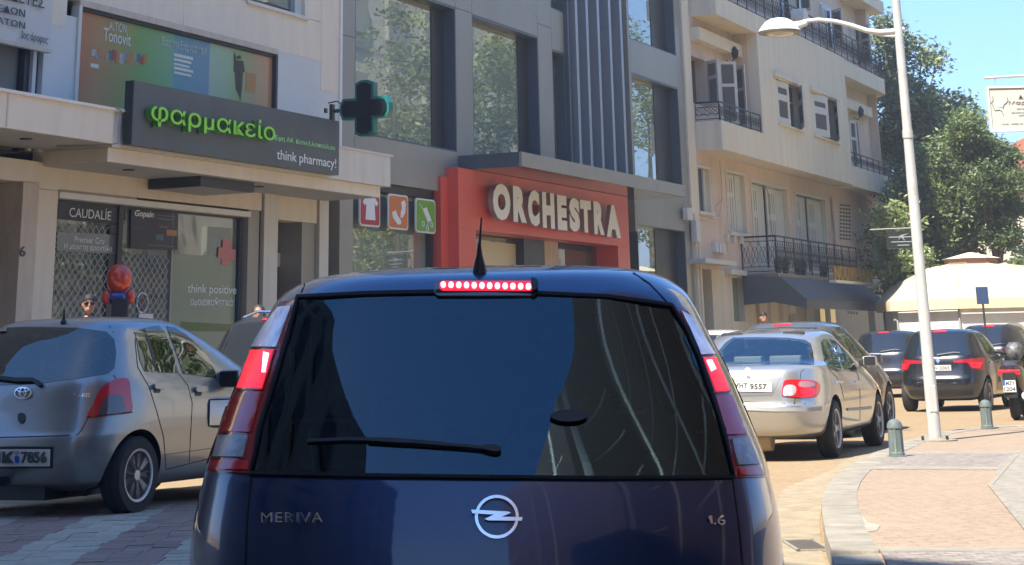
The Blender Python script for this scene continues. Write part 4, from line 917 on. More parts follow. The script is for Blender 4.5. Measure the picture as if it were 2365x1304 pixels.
# storey 1 (above the shops)
z1a,z1b=3.55,Z(1880,445)+.35
holes=[]
def hpx(tl,br,off=0): a=P(*tl,off);b=P(*br,off); return (a[0],b[0],b[1],a[1])
sw=hpx((1608,384),(1643,492)); h1=hpx((1675,395),(1726,541)); h2=hpx((1733,418),(1828,598)); h3=hpx((1836,446),(1915,605)); 
top1=6.72
holes=[sw,h1,(h2[0],h2[1],3.62,h2[3]),(h3[0],h3[1],3.62,h3[3])]
wallrow(3.4,top1,K0,K1,holes)
for h in holes:
    wn=empty('window',(0,0,0)); wn.parent=pk
    F('surround',M_shut,wn,h[0]-.06,h[0]+.03,-.3,.03,h[2]+.001,h[3]+.06); F('surround',M_shut,wn,h[0]+.031,h[1]+.06,-.3,.031,h[3]-.01,h[3]+.06) ; F('jamb',M_creamw,wn,h[1]-.02,h[1]+.05,-.4,.02,h[2]+.002,h[3]-.012)
    if h is sw: F('pane',M_dark,wn,h[0]+.03,h[1]-.3,-.2,-.15,h[2],h[3]-.02); F('sill',M_shut,wn,h[0]-.1,h[1]+.1,-.1,.08,h[2]-.08,h[2]-.002); F('jamb',M_wpanel,wn,h[1]-.3,h[1]-.021,-.35,-.1,h[2],h[3]-.02)
    elif h is holes[1]: pslats(wn,h[0]+.04,h[0]+(h[1]-h[0])*.62,h[2]+.02,h[3]-.03,-.12); F('jamb',M_wpanel,wn,h[0]+(h[1]-h[0])*.64,h[1]-.022,-.4,-.11,h[2]+.01,h[3]-.02); F('sill',M_shut,wn,h[0]-.05,h[1]+.1,-.1,.1,h[2]-.1,h[2])
    else:
        a,b=h[0]+.04,h[1]-.04; d_=(b-a)/2
        pslats(wn,a,a+d_*.52,h[2],h[3]-.05,-.12); F('jamb',M_wpanel,wn,a+d_*.55,a+d_*.86,-.4,-.14,h[2],h[3]-.05); pslats(wn,a+d_,a+d_*1.5,h[2],h[3]-.05,-.12); F('jamb',M_wpanel,wn,a+d_*1.54,b,-.4,-.14,h[2],h[3]-.05)
for i in range(3): t_=T(1680+i*16,550,.1); F('corbel',M_shut,pk,t_,t_+.16,0.002,.12,h1[2]-.32,h1[2]-.11)
# pierced ventilation blocks
vb=MB(); vc=MB()
for (xa,xb,ya,yb,rows) in ((1939,1966,470,556,10),(1957,1983,668,728,6)):
    for r_ in range(rows):
        y=ya+(yb-ya)*r_/rows
        for c_ in range(4):
            x=xa+(xb-xa)*c_/4; a=P(x,y+c_*.7,.0); b=P(x+(xb-xa)/4*.7,y+c_*.7+(yb-ya)/rows*.62,.0); vb.fb(a[0],b[0],.004,.006,b[1],a[1]); vc.fb(a[0]-.03,b[0]+.03,.0065,.03,a[1]+.005,a[1]+.03)
vb.build('vent_opening',M_black,pk); tag(vc.build('vent_blocks',M_creamw,pk),kind='stuff')
# storey 0
g=[hpx((1753,640),(1960,760)),]
z0t=3.4
dh=hpx((1605,612),(1650,760)); wh=hpx((1690,640),(1722,742)); sh=hpx((1758,660),(1938,770))
wallrow(.14,z0t,K0,K1,[(dh[0],dh[1],.14,dh[3]),(wh[0],wh[1],wh[2],wh[3]),(T(2003,700),T(2018,700),.14,2.9)],m=M_creamw)
F('plinth_band',M_pink,pk,K0,T(1745,700),.002,.03,.14,3.39) if False else None
F('doorway_back',M_pink,pk,dh[0],dh[1],-1.1,-.9,.14,dh[3]); F('window_pane',M_frost,pk,wh[0],wh[1],-.3,-.2,wh[2],wh[3]); F('dark_door',M_reveal,pk,T(2003,700),T(2018,700),-.45,-.3,.14,2.9)
F('door_hood',M_shut,pk,T(1618,600,.35),T(1690,610,.35),.002,.5,Z(1650,610,.35),Z(1650,600,.35)); F('window_hood',M_shut,pk,T(1688,622,.2),T(1726,628,.2),.002,.2,Z(1700,634,.2),Z(1700,622,.2))
# row of small shop windows
shp=empty('cafe_front',(0,0,0)); shp.parent=pk
for a,b,mm in (((1772,690),(1784,760),M_stone2),((1798,692),(1812,760),M_stone2),((1822,700),(1838,722),M_white),((1822,726),(1838,760),M_dark),((1858,686),(1882,742),M_signg),((1893,704),(1907,745),M_shop),((1917,706),(1931,745),M_shop)): RP('shop_pane',mm,shp,a,b,.012,.01)
TX('ΚΟΜΜΩΤΗΡΙΟ',(1775,661),(1823,668),(1790,657),(1790,671),.02,M_gprint,shp,.01,bold=.02,name='faded_lettering')
# corner pilaster and pipes
F('pilaster',M_creamw,pk,K0,T(1600,300),-.05,.06,.14,KT)
for x,z0_,z1_,r in ((1604,.3,4.9,.06),(1612,.3,4.4,.05),(1742,.3,3.3,.06),(1927,3.5,6.3,.07)): MB().tube([(T(x,500,.1),-.08,z0_),(T(x,500,.1),-.08,z1_)],r,8).build('downpipe',M_creamw if x<1900 else M_pink,pk,smooth=True)
F('meter_box',M_shut,pk,T(1600,540,.1),T(1610,540,.1),.061,.22,Z(1605,558,.1),Z(1605,510,.1)); F('junction_box',M_shut,pk,T(1580,490,.1),T(1592,490,.1),.062,.2,Z(1586,508,.1),Z(1586,480,.1))
for i in range(3): F('meter_box',M_shut,pk,T(1648+i*8,565,.06),T(1654+i*8,565,.06),.002,.14,Z(1655,582+i,.06),Z(1655,560+i,.06))
def wire(name,pts,off=.05,r=.014,m=M_creamw):
    q=[(T(x,y,off),-off,Z(x,y,off)) for x,y in pts]; return MB().tube(q,r,5).build(name,m,pk,smooth=True)
wire('cable',[(1608,498),(1640,508),(1678,515),(1683,590)]); wire('cable',[(1662,370),(1666,420),(1668,462)],r=.01,m=M_gprint); wire('cable',[(1655,500),(1653,475),(1667,462),(1665,480),(1660,500)],r=.008,m=M_gprint)
wire('cable',[(1768,428),(1776,450),(1778,500),(1786,560)],.12,r=.012,m=M_gprint); wire('cable',[(1770,430),(1800,436),(1822,458),(1832,520),(1837,575)],.14,.016,M_shut); wire('cable',[(1905,460),(1918,500),(1925,552)],.12,.02,M_shut)
# bay and balconies: slabs and parapets in cream
by0=T(1669,340,BO); bz0,bz1=Z(1669,344,BO),Z(1669,278,BO); bt0=T(1764,330,BO); bt1=T(1961,300,BO); b3z0=Z(1752,78,BO); b3z1=Z(1930,124,BO)
F('balcony_parapet',M_creamw,pk,by0,bt0-.001,-.3,BO,bz0,bz1)
rt0=bt1+.12; rt1=T(2062,430,BO-.1); F('balcony_parapet',M_creamw,pk,rt0,rt1,-.3,BO-.08,bz0-.02,Z(2010,395,BO-.08)); RZ=Z(2010,395,BO-.08)
MB().prism([(rt1,-(BO-.08)),(rt1+1.5,.1),(rt1+1.5,1.2),(rt1,1.2)],bz0-.02,RZ,'z').build('balcony_parapet',M_creamw,pk)
# bay front with two windows
bw=[hpx((1792,180),(1854,302),BO),hpx((1875,212),(1938,330),BO)]
wallrow(bz0,b3z0,bt0,bt1,bw,BO,M_creamw,.35,'bay_wall'); F('bay_side',M_pink,pk,bt0+.001,bt0+.2,-.3,BO-.351,bz1,b3z0); F('bay_side',M_pink,pk,bt1-.2,bt1-.001,-.3,BO-.351,bz0,b3z0); F('bay_floor',M_creamw,pk,bt0,bt1,-.3,BO-.351,bz0,bz0+.3)
F('bay_back',M_roomd,pk,bt0+.2,bt1-.2,-.3,-.2,bz0+.3,b3z0)
for k,h in enumerate(bw):
    wn=empty('window',(0,0,0)); wn.parent=pk
    F('cornice',M_creamw,wn,h[0]-.35,h[1]+.2,BO+.001,BO+.12,h[3]+.03,h[3]+.16); F('cornice',M_stone,wn,h[0]-.28,h[1]+.12,BO+.001,BO+.06,h[3]-.02,h[3]+.029)
    F('pane',M_cgo,wn,h[0],h[1],BO-.3,-.28+BO,h[2],h[3]); F('frame',M_shut,wn,h[0]+.02,h[0]+.1,BO-.27,BO-.2,h[2],h[3]); F('frame',M_shut,wn,(h[0]+h[1])/2-.05,(h[0]+h[1])/2+.05,BO-.27,BO-.2,h[2],h[3]); F('frame',M_shut,wn,h[0]+.1,h[1],BO-.265,BO-.21,h[2]+(h[3]-h[2])*.6,h[2]+(h[3]-h[2])*.6+.06)
    F('sill',M_creamw,wn,h[0]-.1,h[1]+.1,BO-.2,BO+.07,h[2]-.06,h[2])
    w_=(h[1]-h[0])*.5
    shutter(wn,h[0]+.02,h[2]+.02,h[3]-.03,w_*.92,BO-.05,ang=(-.05 if k==0 else -.12)); shutter(wn,h[1]-.02,h[2]+.02,h[3]-.03,w_*.8,BO-.08,ang=(.42 if k==0 else .35),hinge=-1)
# third-floor slab running over bay and loggias
lt0=T(1653,22,BO); F('slab',M_creamw,pk,lt0,bt1,-.3,BO+.0,b3z0+.001,b3z1); F('slab',M_creamw,pk,bt1+.1,rt1,-.3,BO-.08,b3z0,b3z1-.02)
MB().prism([(rt1,-(BO-.08)),(rt1+1.5,.1),(rt1+1.5,1.2),(rt1,1.2)],b3z0,b3z1-.02,'z').build('slab',M_creamw,pk)
# storey 2 recessed walls
s2a=hpx((1590,125),(1635,248)); s2b=hpx((1655,140),(1700,300))
wallrow(top1,b3z0,K0,bt0+.2,[(s2a[0],s2a[1],s2a[2],s2a[3]),(s2b[0],s2b[1],s2b[2],s2b[3])]); F('wall',M_pink,pk,bt0+.2,bt1-.2,-.9,-.5,top1,b3z0)
s2c=hpx((1960,275),(1990,395)); wallrow(top1,b3z0,bt1-.2,T(2012,330),[(s2c[0],s2c[1],s2c[2],s2c[3])]); F('wall',M_pink,pk,T(2012,330),K1,-.5,.35,bz0,b3z0)
for k,h in enumerate((s2a,s2b,s2c)):
    wn=empty('window',(0,0,0)); wn.parent=pk; F('pane',M_cgo,wn,h[0],h[1],-.4,-.35,h[2],h[3])
    F('frame',M_shut,wn,h[0],h[0]+.12,-.34,-.25,h[2],h[3]); F('frame',M_shut,wn,h[0]+.5,h[0]+.62,-.34,-.25,h[2],h[3]); F('frame',M_shut,wn,h[0]+.12,h[0]+.5,-.33,-.26,h[2]+(h[3]-h[2])*.62,h[2]+(h[3]-h[2])*.62+.08)
    w_=(h[1]-h[0])*.52
    if k<2: shutter(wn,h[1],h[2]+.02,h[3]-.02,w_*.8,.03,ang=.85,hinge=-1)
    if k==1: shutter(wn,h[0],h[2]+.02,h[3]-.02,w_*.7,.03,ang=-1.0)
    if k==2: shutter(wn,h[0],h[2]+.02,h[3]-.02,w_*.9,.0,ang=-.15)
zc0=Z(1640,108); F('cornice',M_creamw,pk,K0+.9,T(1722,150),.002,.28,Z(1700,132,.1),Z(1700,132,.1)+.38); F('cornice',M_creamw,pk,bt1+.2,T(1998,250),.002,.28,Z(1980,262,.1),Z(1980,262,.1)+.38)
for x,y in ((1697,122),(1988,258)):
    L_=empty('wall_lantern',(T(x,y,.35),-.35,Z(x,y,.35))); L_.parent=pk
    MB().lathe([(.02,.22),(.10,.1),(.13,.06),(.10,-.12),(.05,-.18)],8).build('lantern_cage',M_iron,L_); MB().tube([(0,0,-.15),(0,.15,-.3),(0,.3,-.2)],.02).build('lantern_arm',M_iron,L_)
# storey 3 wall with shutters, set back behind the parapet
t3=b3z1; F('wall',M_pink,pk,K0,T(1985,60,-.2),-.8,-.2,t3-.8,KT); F('wall',M_pink,pk,T(1985,60,-.2),K1,-.8,.2,t3-1,KT)
for a,b in (((1790,-60),(1812,60)),((1822,-50),(1850,30)),((1895,8),(1925,110)),((1700,-80),(1740,-5)),((1962,48),(1990,150))):
    h=hpx(a,b,-.15); wn=empty('window',(0,0,0)); wn.parent=pk; F('surround',M_shut,wn,h[0]-.08,h[1]+.08,-.199,-.16,h[2],h[3]+.08); F('pane',M_cgo,wn,h[0],h[1],-.19,-.15,h[2],h[3]-.02)
    pslats(wn,h[0]+.02,(h[0]+h[1])/2,h[2],h[3]-.05,-.12); shutter(wn,h[1]-.02,h[2],h[3]-.05,(h[1]-h[0])*.5,-.1,ang=.8,hinge=-1)
MB().lathe([(.3,-.3),(.3,.15)],20,'y',(T(1842,38,BO+.1),-(BO+.1),Z(1842,40,BO+.1))).build('satellite_dish',M_shut,pk)
F('roof_slab',M_creamw,pk,K0,K1+.8,-9,.9,KT,KT+.35)
# top floor balcony slab just above the frame, right end
F('slab',M_creamw,pk,T(1985,4,.6),T(2040,4,.6),-.5,.6,Z(2010,12,.6),Z(2010,12,.6)+.5)
def railing(par,pts,z0,z1,name='iron_railing',deco=.24):
    """wrought-iron railing along pts (t,off): rails, posts, scrolls"""
    m=MB()
    for (ta,oa),(tb,ob_) in zip(pts,pts[1:]):
        L_=math.hypot(tb-ta,ob_-oa); n=max(1,round(L_/.95)); f=lambda u:(ta+(tb-ta)*u,-(oa+(ob_-oa)*u))
        for zz_,r in ((z1,.028),(z1-.14,.012),(z0+.06,.014),(z0+.2,.010)): a,b=f(0),f(1); m.tube([(a[0],a[1],zz_),(b[0],b[1],zz_)],r,5)
        for i in range(n+1): q=f(i/n); m.tube([(q[0],q[1],z0),(q[0],q[1],z1)],.02,5)
        k=int(L_/deco)
        for i in range(k):
            q=f((i+.5)/k); d=(tb-ta)/L_,-(ob_-oa)/L_; rr=deco*.45; zc=(z0+z1)/2; pp=[]
            for j in range(9): a=j/8*math.pi*2+i; pp.append((q[0]+d[0]*rr*math.cos(a),q[1]+d[1]*rr*math.cos(a),zc+(z1-z0)*.22*math.sin(a)))
            m.tube(pp,.007,4,False)
            a=f(i/k);b=f((i+1)/k); m.tube([(a[0],a[1],z0+.2),(b[0],b[1],z1-.15)],.006,4,False).tube([(a[0],a[1],z1-.15),(b[0],b[1],z0+.2)],.008,4,False)
    return tag(m.build(name,M_iron,par),kind='stuff') if False else m.build(name,M_iron,par)
railing(pk,[(by0+.05,-.0),(by0+.05,BO-.06),(bt0-.02,BO-.06)],bz1,bz1+.55)
railing(pk,[(rt0+.05,BO-.14),(rt1,BO-.14),(rt1+1.4,-.1)],RZ,RZ+.5)
railing(pk,[(lt0+1.5,BO-.06),(bt1,BO-.06),(rt1,BO-.14),(rt1+1.4,-.1)],b3z1,b3z1+.95)
F('parapet_post',M_creamw,pk,bt1-.15,bt1+.15,BO-.25,BO-.07,b3z1,b3z1+.7)
# first floor balcony with railing, awning below, lettering on the awning
AO=1.15; a0,a1=T(1800,640,AO),T(1985,640,AO); az=3.35
bal=empty('first_floor_balcony',(0,0,0)); bal.parent=pk
F('balcony_slab',M_conc,bal,a0-.1,a1+.1,.003,AO,az-.15,az); railing(bal,[(a0,.02),(a0,AO-.05),(a1,AO-.05)],az,Z(1800,545,AO))
for i,t_ in enumerate((a0+.8,a0+1.6,a0+3.0,a0+3.6,a0+6.2,a0+7.8)): MB().lathe([(.08,0),(.12,.22)],10,'z',(t_,-AO+.25,az)).build('flower_pot',M_dark,bal); MB().ell((t_,-AO+.25,az+.33),(.14,.14,.16),8,6).build('pot_plant',M_leaf[0],bal)
aw=empty('awning',FO,FROT,'slate grey fabric awning with closed side over the ground floor windows','awning')
wt0=a0-.2; wt1=T(2040,655,1.9); s0=Z(1800,603,AO)
sec=[(.05,3.3),(AO+.1,3.22),(2.0,2.55),(2.0,2.3),(1.0,2.5),(.05,2.45)]
MB().prism([(-o,z) for o,z in sec],0,.03,'x').build('side_curtain',M_awn,aw).location=(wt0,0,0)
m=MB()
for k in range(2): (o0,z0_),(o1_,z1_)=sec[k+1-0],sec[k+2]; m.add([(wt0+.03,-o0,z0_),(wt1,-o0,z0_),(wt1,-o1_,z1_),(wt0+.03,-o1_,z1_),(wt0+.03,-o0,z0_-.01),(wt1,-o0,z0_-.01),(wt1,-o1_+.01,z1_),(wt0+.03,-o1_+.01,z1_)],[(0,1,2,3),(7,6,5,4)])
m.build('awning_cloth',M_awn,aw); MB().tube([(wt0,-2.0,2.55),(wt1,-2.0,2.55)],.03,6).build('front_bar',M_awn,aw)
F('gable_trim',M_shut,pk,T(2035,645,.9),T(2062,655,.9)+.6,.36,.9,Z(2050,662,.9),Z(2050,645,.9))
gs=empty('awning_sign',FO,FROT,'row of tall gold capital letters on a white ledge over the awning','sign')
n0,n1=T(1925,640,2.02),T(2015,645,2.02); nz0=Z(1970,650,2.02); nz1=Z(1970,618,2.02)
F('ledge',M_shut,gs,n0-.1,n1+.1,1.9,2.12,nz0-.08,nz0)
for i,ch in enumerate('NOUVELIN'):
    a=n0+(n1-n0)*i/8; b=n0+(n1-n0)*(i+.86)/8; vs,fs=text2d(ch,.03)
    solid2d(vs,fs,lambda x,y,k:(a+x*(b-a),-(2.02+(.06 if k else 0)),nz0+y*(nz1-nz0)),'letter',M_gold,gs)

# ------------------------------------------------------------ trees
def leafmesh(name,blobs,nclump,nleaf,lsz,cr,mats,par,seed,flat=.8,shell=.55):
    """blobs: (centre, (rx,ry,rz)); leaf sized faces gathered in clumps through the crown"""
    rg=np.random.default_rng(seed); vol=np.array([b[1][0]*b[1][1]*b[1][2] for b in blobs])**.75; vol/=vol.sum(); V=[];F=[];MI=[]
    n=0
    for (c,r),w_ in zip(blobs,vol):
        for _ in range(max(3,int(nclump*w_))):
            d=rg.normal(size=3); d/=np.linalg.norm(d); rad=shell+(1-shell)*rg.random()**.6
            cc=np.array(c)+d*np.array(r)*rad; mi=rg.choice(len(mats),p=[.45,.35,.2] if len(mats)==3 else None)
            k=nleaf; p=cc+rg.normal(size=(k,3))*cr*np.array([1,1,flat]); a=rg.normal(size=(k,3)); a[:,2]*=.6; a/=np.linalg.norm(a,axis=1)[:,None]
            b=np.cross(a,rg.normal(size=(k,3))); b/=np.linalg.norm(b,axis=1)[:,None]; s=lsz*(.6+.8*rg.random(k))[:,None]
            q=np.stack([p-a*s,p-b*s*.45,p+a*s,p+b*s*.45],1).reshape(-1,3); V.append(q); F.append(np.arange(4*k).reshape(k,4)+n); n+=4*k; MI+= [mi]*k
    V=np.concatenate(V);F=np.concatenate(F); me=bpy.data.meshes.new(name); me.vertices.add(len(V)); me.vertices.foreach_set('co',V.ravel().astype(np.float32)); me.loops.add(F.size); me.loops.foreach_set('vertex_index',F.ravel().astype(np.int32)); me.polygons.add(len(F)); me.polygons.foreach_set('loop_start',np.arange(0,F.size,4,dtype=np.int32)); me.update(calc_edges=True)
    for x in mats: me.materials.append(x)
    me.polygons.foreach_set('material_index',np.array(MI,dtype=np.int32))
    o=bpy.data.objects.new(name,me); COL.objects.link(o); o.parent=par; return o
def tree(name,label,pix,Y,base,th,mats,seed,nclump=500,nleaf=45,lsz=.11,cr=.28,group=None,flat=.7,shell=.55,dy=1.):
    """pix: (x, y, radius px) crown blobs measured in the photograph at distance Y"""
    e=empty(name,(base[0],base[1],0),0,label,'tree',group); bl=[]; sc=4612/Y
    for i,(x,y,r) in enumerate(pix): p=D(x,y,Y+((i*37)%5-2)*.5*dy); bl.append(((p.x-base[0],p.y-base[1],p.z),(r/sc,r/sc*.9,r/sc*.92)))
    leafmesh('crown',bl,nclump,nleaf,lsz,cr,mats,e,seed,flat,shell)
    top=max(b[0][2] for b in bl); mid=Vector((np.mean([b[0][0] for b in bl]),np.mean([b[0][1] for b in bl]),top*.75))
    m=MB(); m.tube([(0,0,-.1),(.08,0,1.2),(mid.x*.3,mid.y*.3,top*.3),(mid.x*.7,mid.y*.7,top*.55),tuple(mid)],[th,th*.8,th*.65,th*.4,th*.12],10)
    for c,r in bl: a=Vector((mid.x*.5,mid.y*.5,top*.4)); b=Vector(c); m.tube([tuple(a),tuple(a.lerp(b,.5)+Vector((0,0,.3))),tuple(b)],[th*.4,th*.22,th*.06],6)
    m.build('trunk',M_bark,e,smooth=True); return e
LD,LM,LL,LG=M_leaf
p=G(2140,800); 
tree('broadleaf_tree','tall broadleaf tree with light top rising behind the corner of the pink building',[(2040,60,30),(2062,110,46),(2130,130,30),(2160,150,22),(2055,200,60),(2110,230,50),(2075,300,60),(2140,270,48),(2160,320,62),(2080,400,80),(2150,410,70),(2030,330,40),(2205,250,40),(2230,310,44),(2200,340,60)],82,(14.6,82),.35,[LG,LD,LL],3,620,42,.12,.32)
tree('broadleaf_tree','dense dark green tree standing over the white kiosk roof',[(2235,300,44),(2180,380,70),(2100,480,70),(2170,470,70),(2230,440,66),(2210,370,52),(2165,540,70),(2240,520,60),(2290,520,44),(2120,570,60),(2060,540,50),(2060,620,50),(2190,590,60)],74,(17.5,76),.3,[LD,LM,LL],5,900,42,.10,.28)
tree('pine_tree','rounded pine with darker needles right of the tall tree, below the hanging sign',[(2235,300,34),(2270,350,42),(2310,370,42),(2240,340,34),(2320,420,38),(2280,420,50),(2335,480,26),(2300,470,40),(2320,540,32)],70,(16.9,71),.22,[LD,LM,LD],8,520,60,.07,.22,flat=.5)
tree('young_tree','bright green young tree beside the pink building corner behind the black hanging sign',[(2060,500,26),(2080,520,26),(2062,600,30),(2090,630,28),(2070,660,26),(2110,600,22),(2055,560,20)],66,(12.6,66),.12,[LM,LL,LL],9,200,40,.09,.25)
tree('yellow_green_shrub','thin yellow green shrub at the right edge in front of the yellow house',[(2352,620,18),(2358,580,12),(2345,650,12),(2362,660,20)],84,(21.2,84),.06,[LM,LL,LL],11,60,40,.09,.22)

# ------------------------------------------------------------ far right: yellow house, kiosk, signs
yh=empty('yellow_house',(21.4,97,0),-.15,'yellow house with red tiled roof beyond the trees on the right','building')
MB().box(-.6,16,0,9,0,8.6).build('wall',M_yellow,yh)
MB().prism([(-1.4,8.6),(7,12.2),(17,8.6)],-.8,9.8,'y').build('roof',M_tile,yh); MB().box(-1.2,17,-.6,0,8.2,8.6).build('cornice',M_creamw,yh)
for i in range(3): w_=MB().box(2+3*i,3.1+3*i,-.04,0,4.4,6.2).build('window',M_dark,yh); MB().box(1.9+3*i,3.2+3*i,-.08,-.03,4.28,4.4).build('sill',M_creamw,yh)
h2_=empty('tiled_house',(18.7,92,0),.1,'pale house with a hipped terracotta roof half hidden by the pine','building')
MB().box(.2,5,0,8,0,8.0).build('wall',M_creamw,h2_); MB().prism([(-.4,8.),(2.6,9.3),(5.6,8.)],-.6,8.6,'y').build('roof',M_tile,h2_)
kY=64.; kx=D(2262,640,kY).x
kk=empty('kiosk',(kx,kY+1,0),0,'round kiosk with white canvas dome roof, raised lantern and clear plastic walls','kiosk')
KR=3.25; ez=D(2190,688,kY-3).z; tz=D(2262,640,kY).z
def oct(r,z,n=8): return [(r*math.cos(2*math.pi*(i+.5)/n),r*math.sin(2*math.pi*(i+.5)/n),z) for i in range(n)]
lz=D(2262,606,kY).z
m=MB(); R_=[oct(KR,ez+.0),oct(KR*.80,ez+(lz-ez)*.55),oct(KR*.52,ez+(lz-ez)*.88),oct(KR*.22,lz)]; 
for a,b in zip(R_,R_[1:]): m.add(a+b,[(i,(i+1)%8,(i+1)%8+8,i+8) for i in range(8)])
m.build('canvas_roof',M_canvas,kk); m=MB(); a=oct(KR+.02,ez);b=oct(KR+.02,ez-.30); m.add(a+b,[(i,(i+1)%8,(i+1)%8+8,i+8) for i in range(8)]); m.build('valance',mat('tan_canvas',(.70,.56,.36),.8),kk)
m=MB(); a=oct(KR*.27,lz-.1);b=oct(KR*.27,lz+.16); m.add(a+b,[(i,(i+1)%8,(i+1)%8+8,i+8) for i in range(8)]); m.build('lantern',mat('brick_brown',(.28,.16,.12),.8),kk)
m=MB(); a=oct(KR*.30,lz+.16);b=oct(.1,lz+.36);m.add(a+b,[(i,(i+1)%8,(i+1)%8+8,i+8) for i in range(8)]); m.build('lantern_cap',M_creamw,kk)
m=MB(); a=oct(KR*.92,ez-.02);b=oct(KR*.92,0); m.add(a+b,[(i,(i+1)%8,(i+1)%8+8,i+8) for i in (3,4,5)]); m.build('plastic_wall',M_pvc,kk)
m=MB(); m.add(a+b,[(i,(i+1)%8,(i+1)%8+8,i+8) for i in (0,1,2,6,7)]); m.build('brown_wall',mat('brown_panel',(.10,.05,.035),.7),kk)
for ra,rb in zip(R_,R_[1:]):
    for k in range(8): MB().tube([ra[k],rb[k]],.025,5).build('roof_seam',M_canvas,kk)
for q in oct(KR*.93,0): MB().tube([(q[0],q[1],0),(q[0],q[1],ez)],.04,6).build('post',M_gprint,kk)
bs=empty('blue_sign',(D(2270,700,46).x,46,0),0,'small blue sign on a thin dark post in front of the kiosk','sign')
zt_,zb_=D(2270,662,46).z,D(2270,702,46).z; MB().tube([(0,0,0),(0,0,zb_)],.025,8).build('post',M_dark,bs); MB().box(-.13,.14,-.03,.03,zb_,zt_).build('sign_box',mat('faded_blue',(.03,.06,.14),.5),bs)
up=empty('utility_pole',(D(2120,700,50).x+.12,50,0),0,'thin dark utility pole just left of the lamp post','pole')
MB().tube([(0,0,0),(-.05,0,8.2)],[.07,.05],8).build('shaft',mat('dark_wood_pole',(.09,.07,.05),.9),up,smooth=True)
bk=empty('hanging_shop_sign',(D(2080,555,49.6).x,49.6,0),0,'black projecting sign with faint grey print beside the pink building','sign')
q0_,q1_=D(2047,535,49.6),D(2115,573,49.6); hw=(q1_.x-q0_.x)/2; MB().box(-hw,hw,-.06,.06,q1_.z,q0_.z).build('sign_box',mat('black_green_board',(.02,.028,.027),.4),bk)
for k,(a,b,z_) in enumerate(((-.3,-.02,.30),(.05,.32,.30),(-.25,.28,.17),(-.1,.2,.08))): MB().box(a,b,-.066,-.061,q1_.z+z_*.9,q1_.z+z_*.9+.022).build('faint_print',M_gprint,bk)
MB().prism([(-.06,q1_.z+.2),(-.02,q1_.z+.32),(.22,q1_.z+.37),(.05,q1_.z+.30),(.1,q1_.z+.18),(.0,q1_.z+.28)],-.07,-.061,'y').build('running_figure_logo',M_gprint,bk)
MB().tube([(-hw-.4,0,q0_.z+.06),(hw+.1,0,q0_.z+.08)],.02,6).build('bracket',M_gprint,bk)
hs=empty('hanging_clinic_sign',(D(2365,250,24).x,24,0),0,'white rectangular hanging sign with a grey face outline logo at the right edge','sign')
a,b=D(2277,200,24),D(2290,305,24); x0h=a.x-hs.location.x; zt_,zb_=a.z,b.z; wdt=1.05
M_signw=mat('cream_sign_face',(.55,.55,.47),.35); MB().box(x0h+.02,x0h+wdt-.02,-.03,.03,zb_+.02,zt_-.02).build('sign_face',M_signw,hs)
for nm,bx in (('frame_top',(x0h,x0h+wdt,zt_-.025,zt_)),('frame_bottom',(x0h,x0h+wdt,zb_,zb_+.025)),('frame_side',(x0h,x0h+.02,zb_+.026,zt_-.026))): MB().box(bx[0],bx[1],-.045,.045,bx[2],bx[3]).build(nm,M_lampw,hs)
zp=D(2280,180,24).z; MB().tube([(x0h-.01,0,zp),(x0h+1.6,.0,zp+.06)],.017,8).build('hanging_bar',M_pole,hs); MB().tube([(x0h+.12,0,zt_),(x0h+.12,0,zp)],.006,5).build('hanger',M_gprint,hs); MB().tube([(x0h+1.6,0,-.2),(x0h+1.6,0,zp+.4)],.06,8).build('support_post',M_pole,hs)
def sp(x,y): p=D(x,y,24); return (p.x-hs.location.x,-.034,p.z)
M_sgrey=mat('warm_grey_print',(.22,.20,.17),.6)
lg=MB(); lg.tube([sp(*q) for q in ((2291,222),(2292,232),(2288,238),(2293,246),(2296,255),(2307,254),(2313,258),(2316,267))],.004,4).tube([sp(*q) for q in ((2324,225),(2326,232),(2322,238),(2317,242),(2315,250))],.005,4)
lg.build('face_outline_logo',M_sgrey,hs); c=sp(2308,238); MB().lathe([(.055,-.0335),(.055,-.033)],20,'y',(c[0],0,c[2])).build('logo_disc',mat('pale_blue_print',(.5,.56,.56),.5),hs)
def stx(t,x0_,x1_,y0_,y1_,m_):
    a=sp(x0_,y1_);b=sp(x1_,y0_); vs,fs=text2d(t,.01); solid2d(vs,fs,lambda x,y,k:(a[0]+x*(b[0]-a[0]),-.033-(.003 if k else 0),a[2]+y*(b[2]-a[2])),'lettering',m_,hs)
stx('Δρ.',2351,2375,219,231,M_sgrey); stx('Μαρίνα',2329,2395,232,244,M_sgrey); stx('χειρουργός',2347,2400,248,253,M_gprint); stx('πλαστικός χειρουργός',2335,2410,257,262,M_gprint); stx('κλινική',2352,2395,264,268,M_gprint); stx('τηλ. 27210 98700',2312,2390,283,289,M_gprint)

# ------------------------------------------------------------ lamp post, bollards
lpb=G(2160,1018,.12); lp=empty('street_lamp',(lpb.x,lpb.y,.12),0,'tall white street lamp on the pavement corner, its arm reaching left over the road','street lamp')
MB().lathe([(.26,0),(.26,.015),(.12,.02),(.10,.04)],24).build('base_plate',M_conc,lp,smooth=True)
MB().tube([(0,0,.02),(0,0,.9),(0,0,.95),(0,0,3.0),(0,0,3.55),(0,0,6.6)],[.078,.074,.070,.064,.058,.05],20).build('pole',M_pole,lp,smooth=True)
MB().lathe([(.066,3.5),(.068,3.52),(.066,3.6)],20).build('pole_collar',M_pole,lp,smooth=True); MB().box(-.045,.045,-.082,-.06,.32,.62).build('access_door',M_pole,lp,bevel=.01)
for i in range(4): a=i*math.pi/2+.6; MB().lathe([(.016,.015),(.016,.05)],6,'z',(.2*math.cos(a),.2*math.sin(a),0)).build('bolt',M_dark,lp)
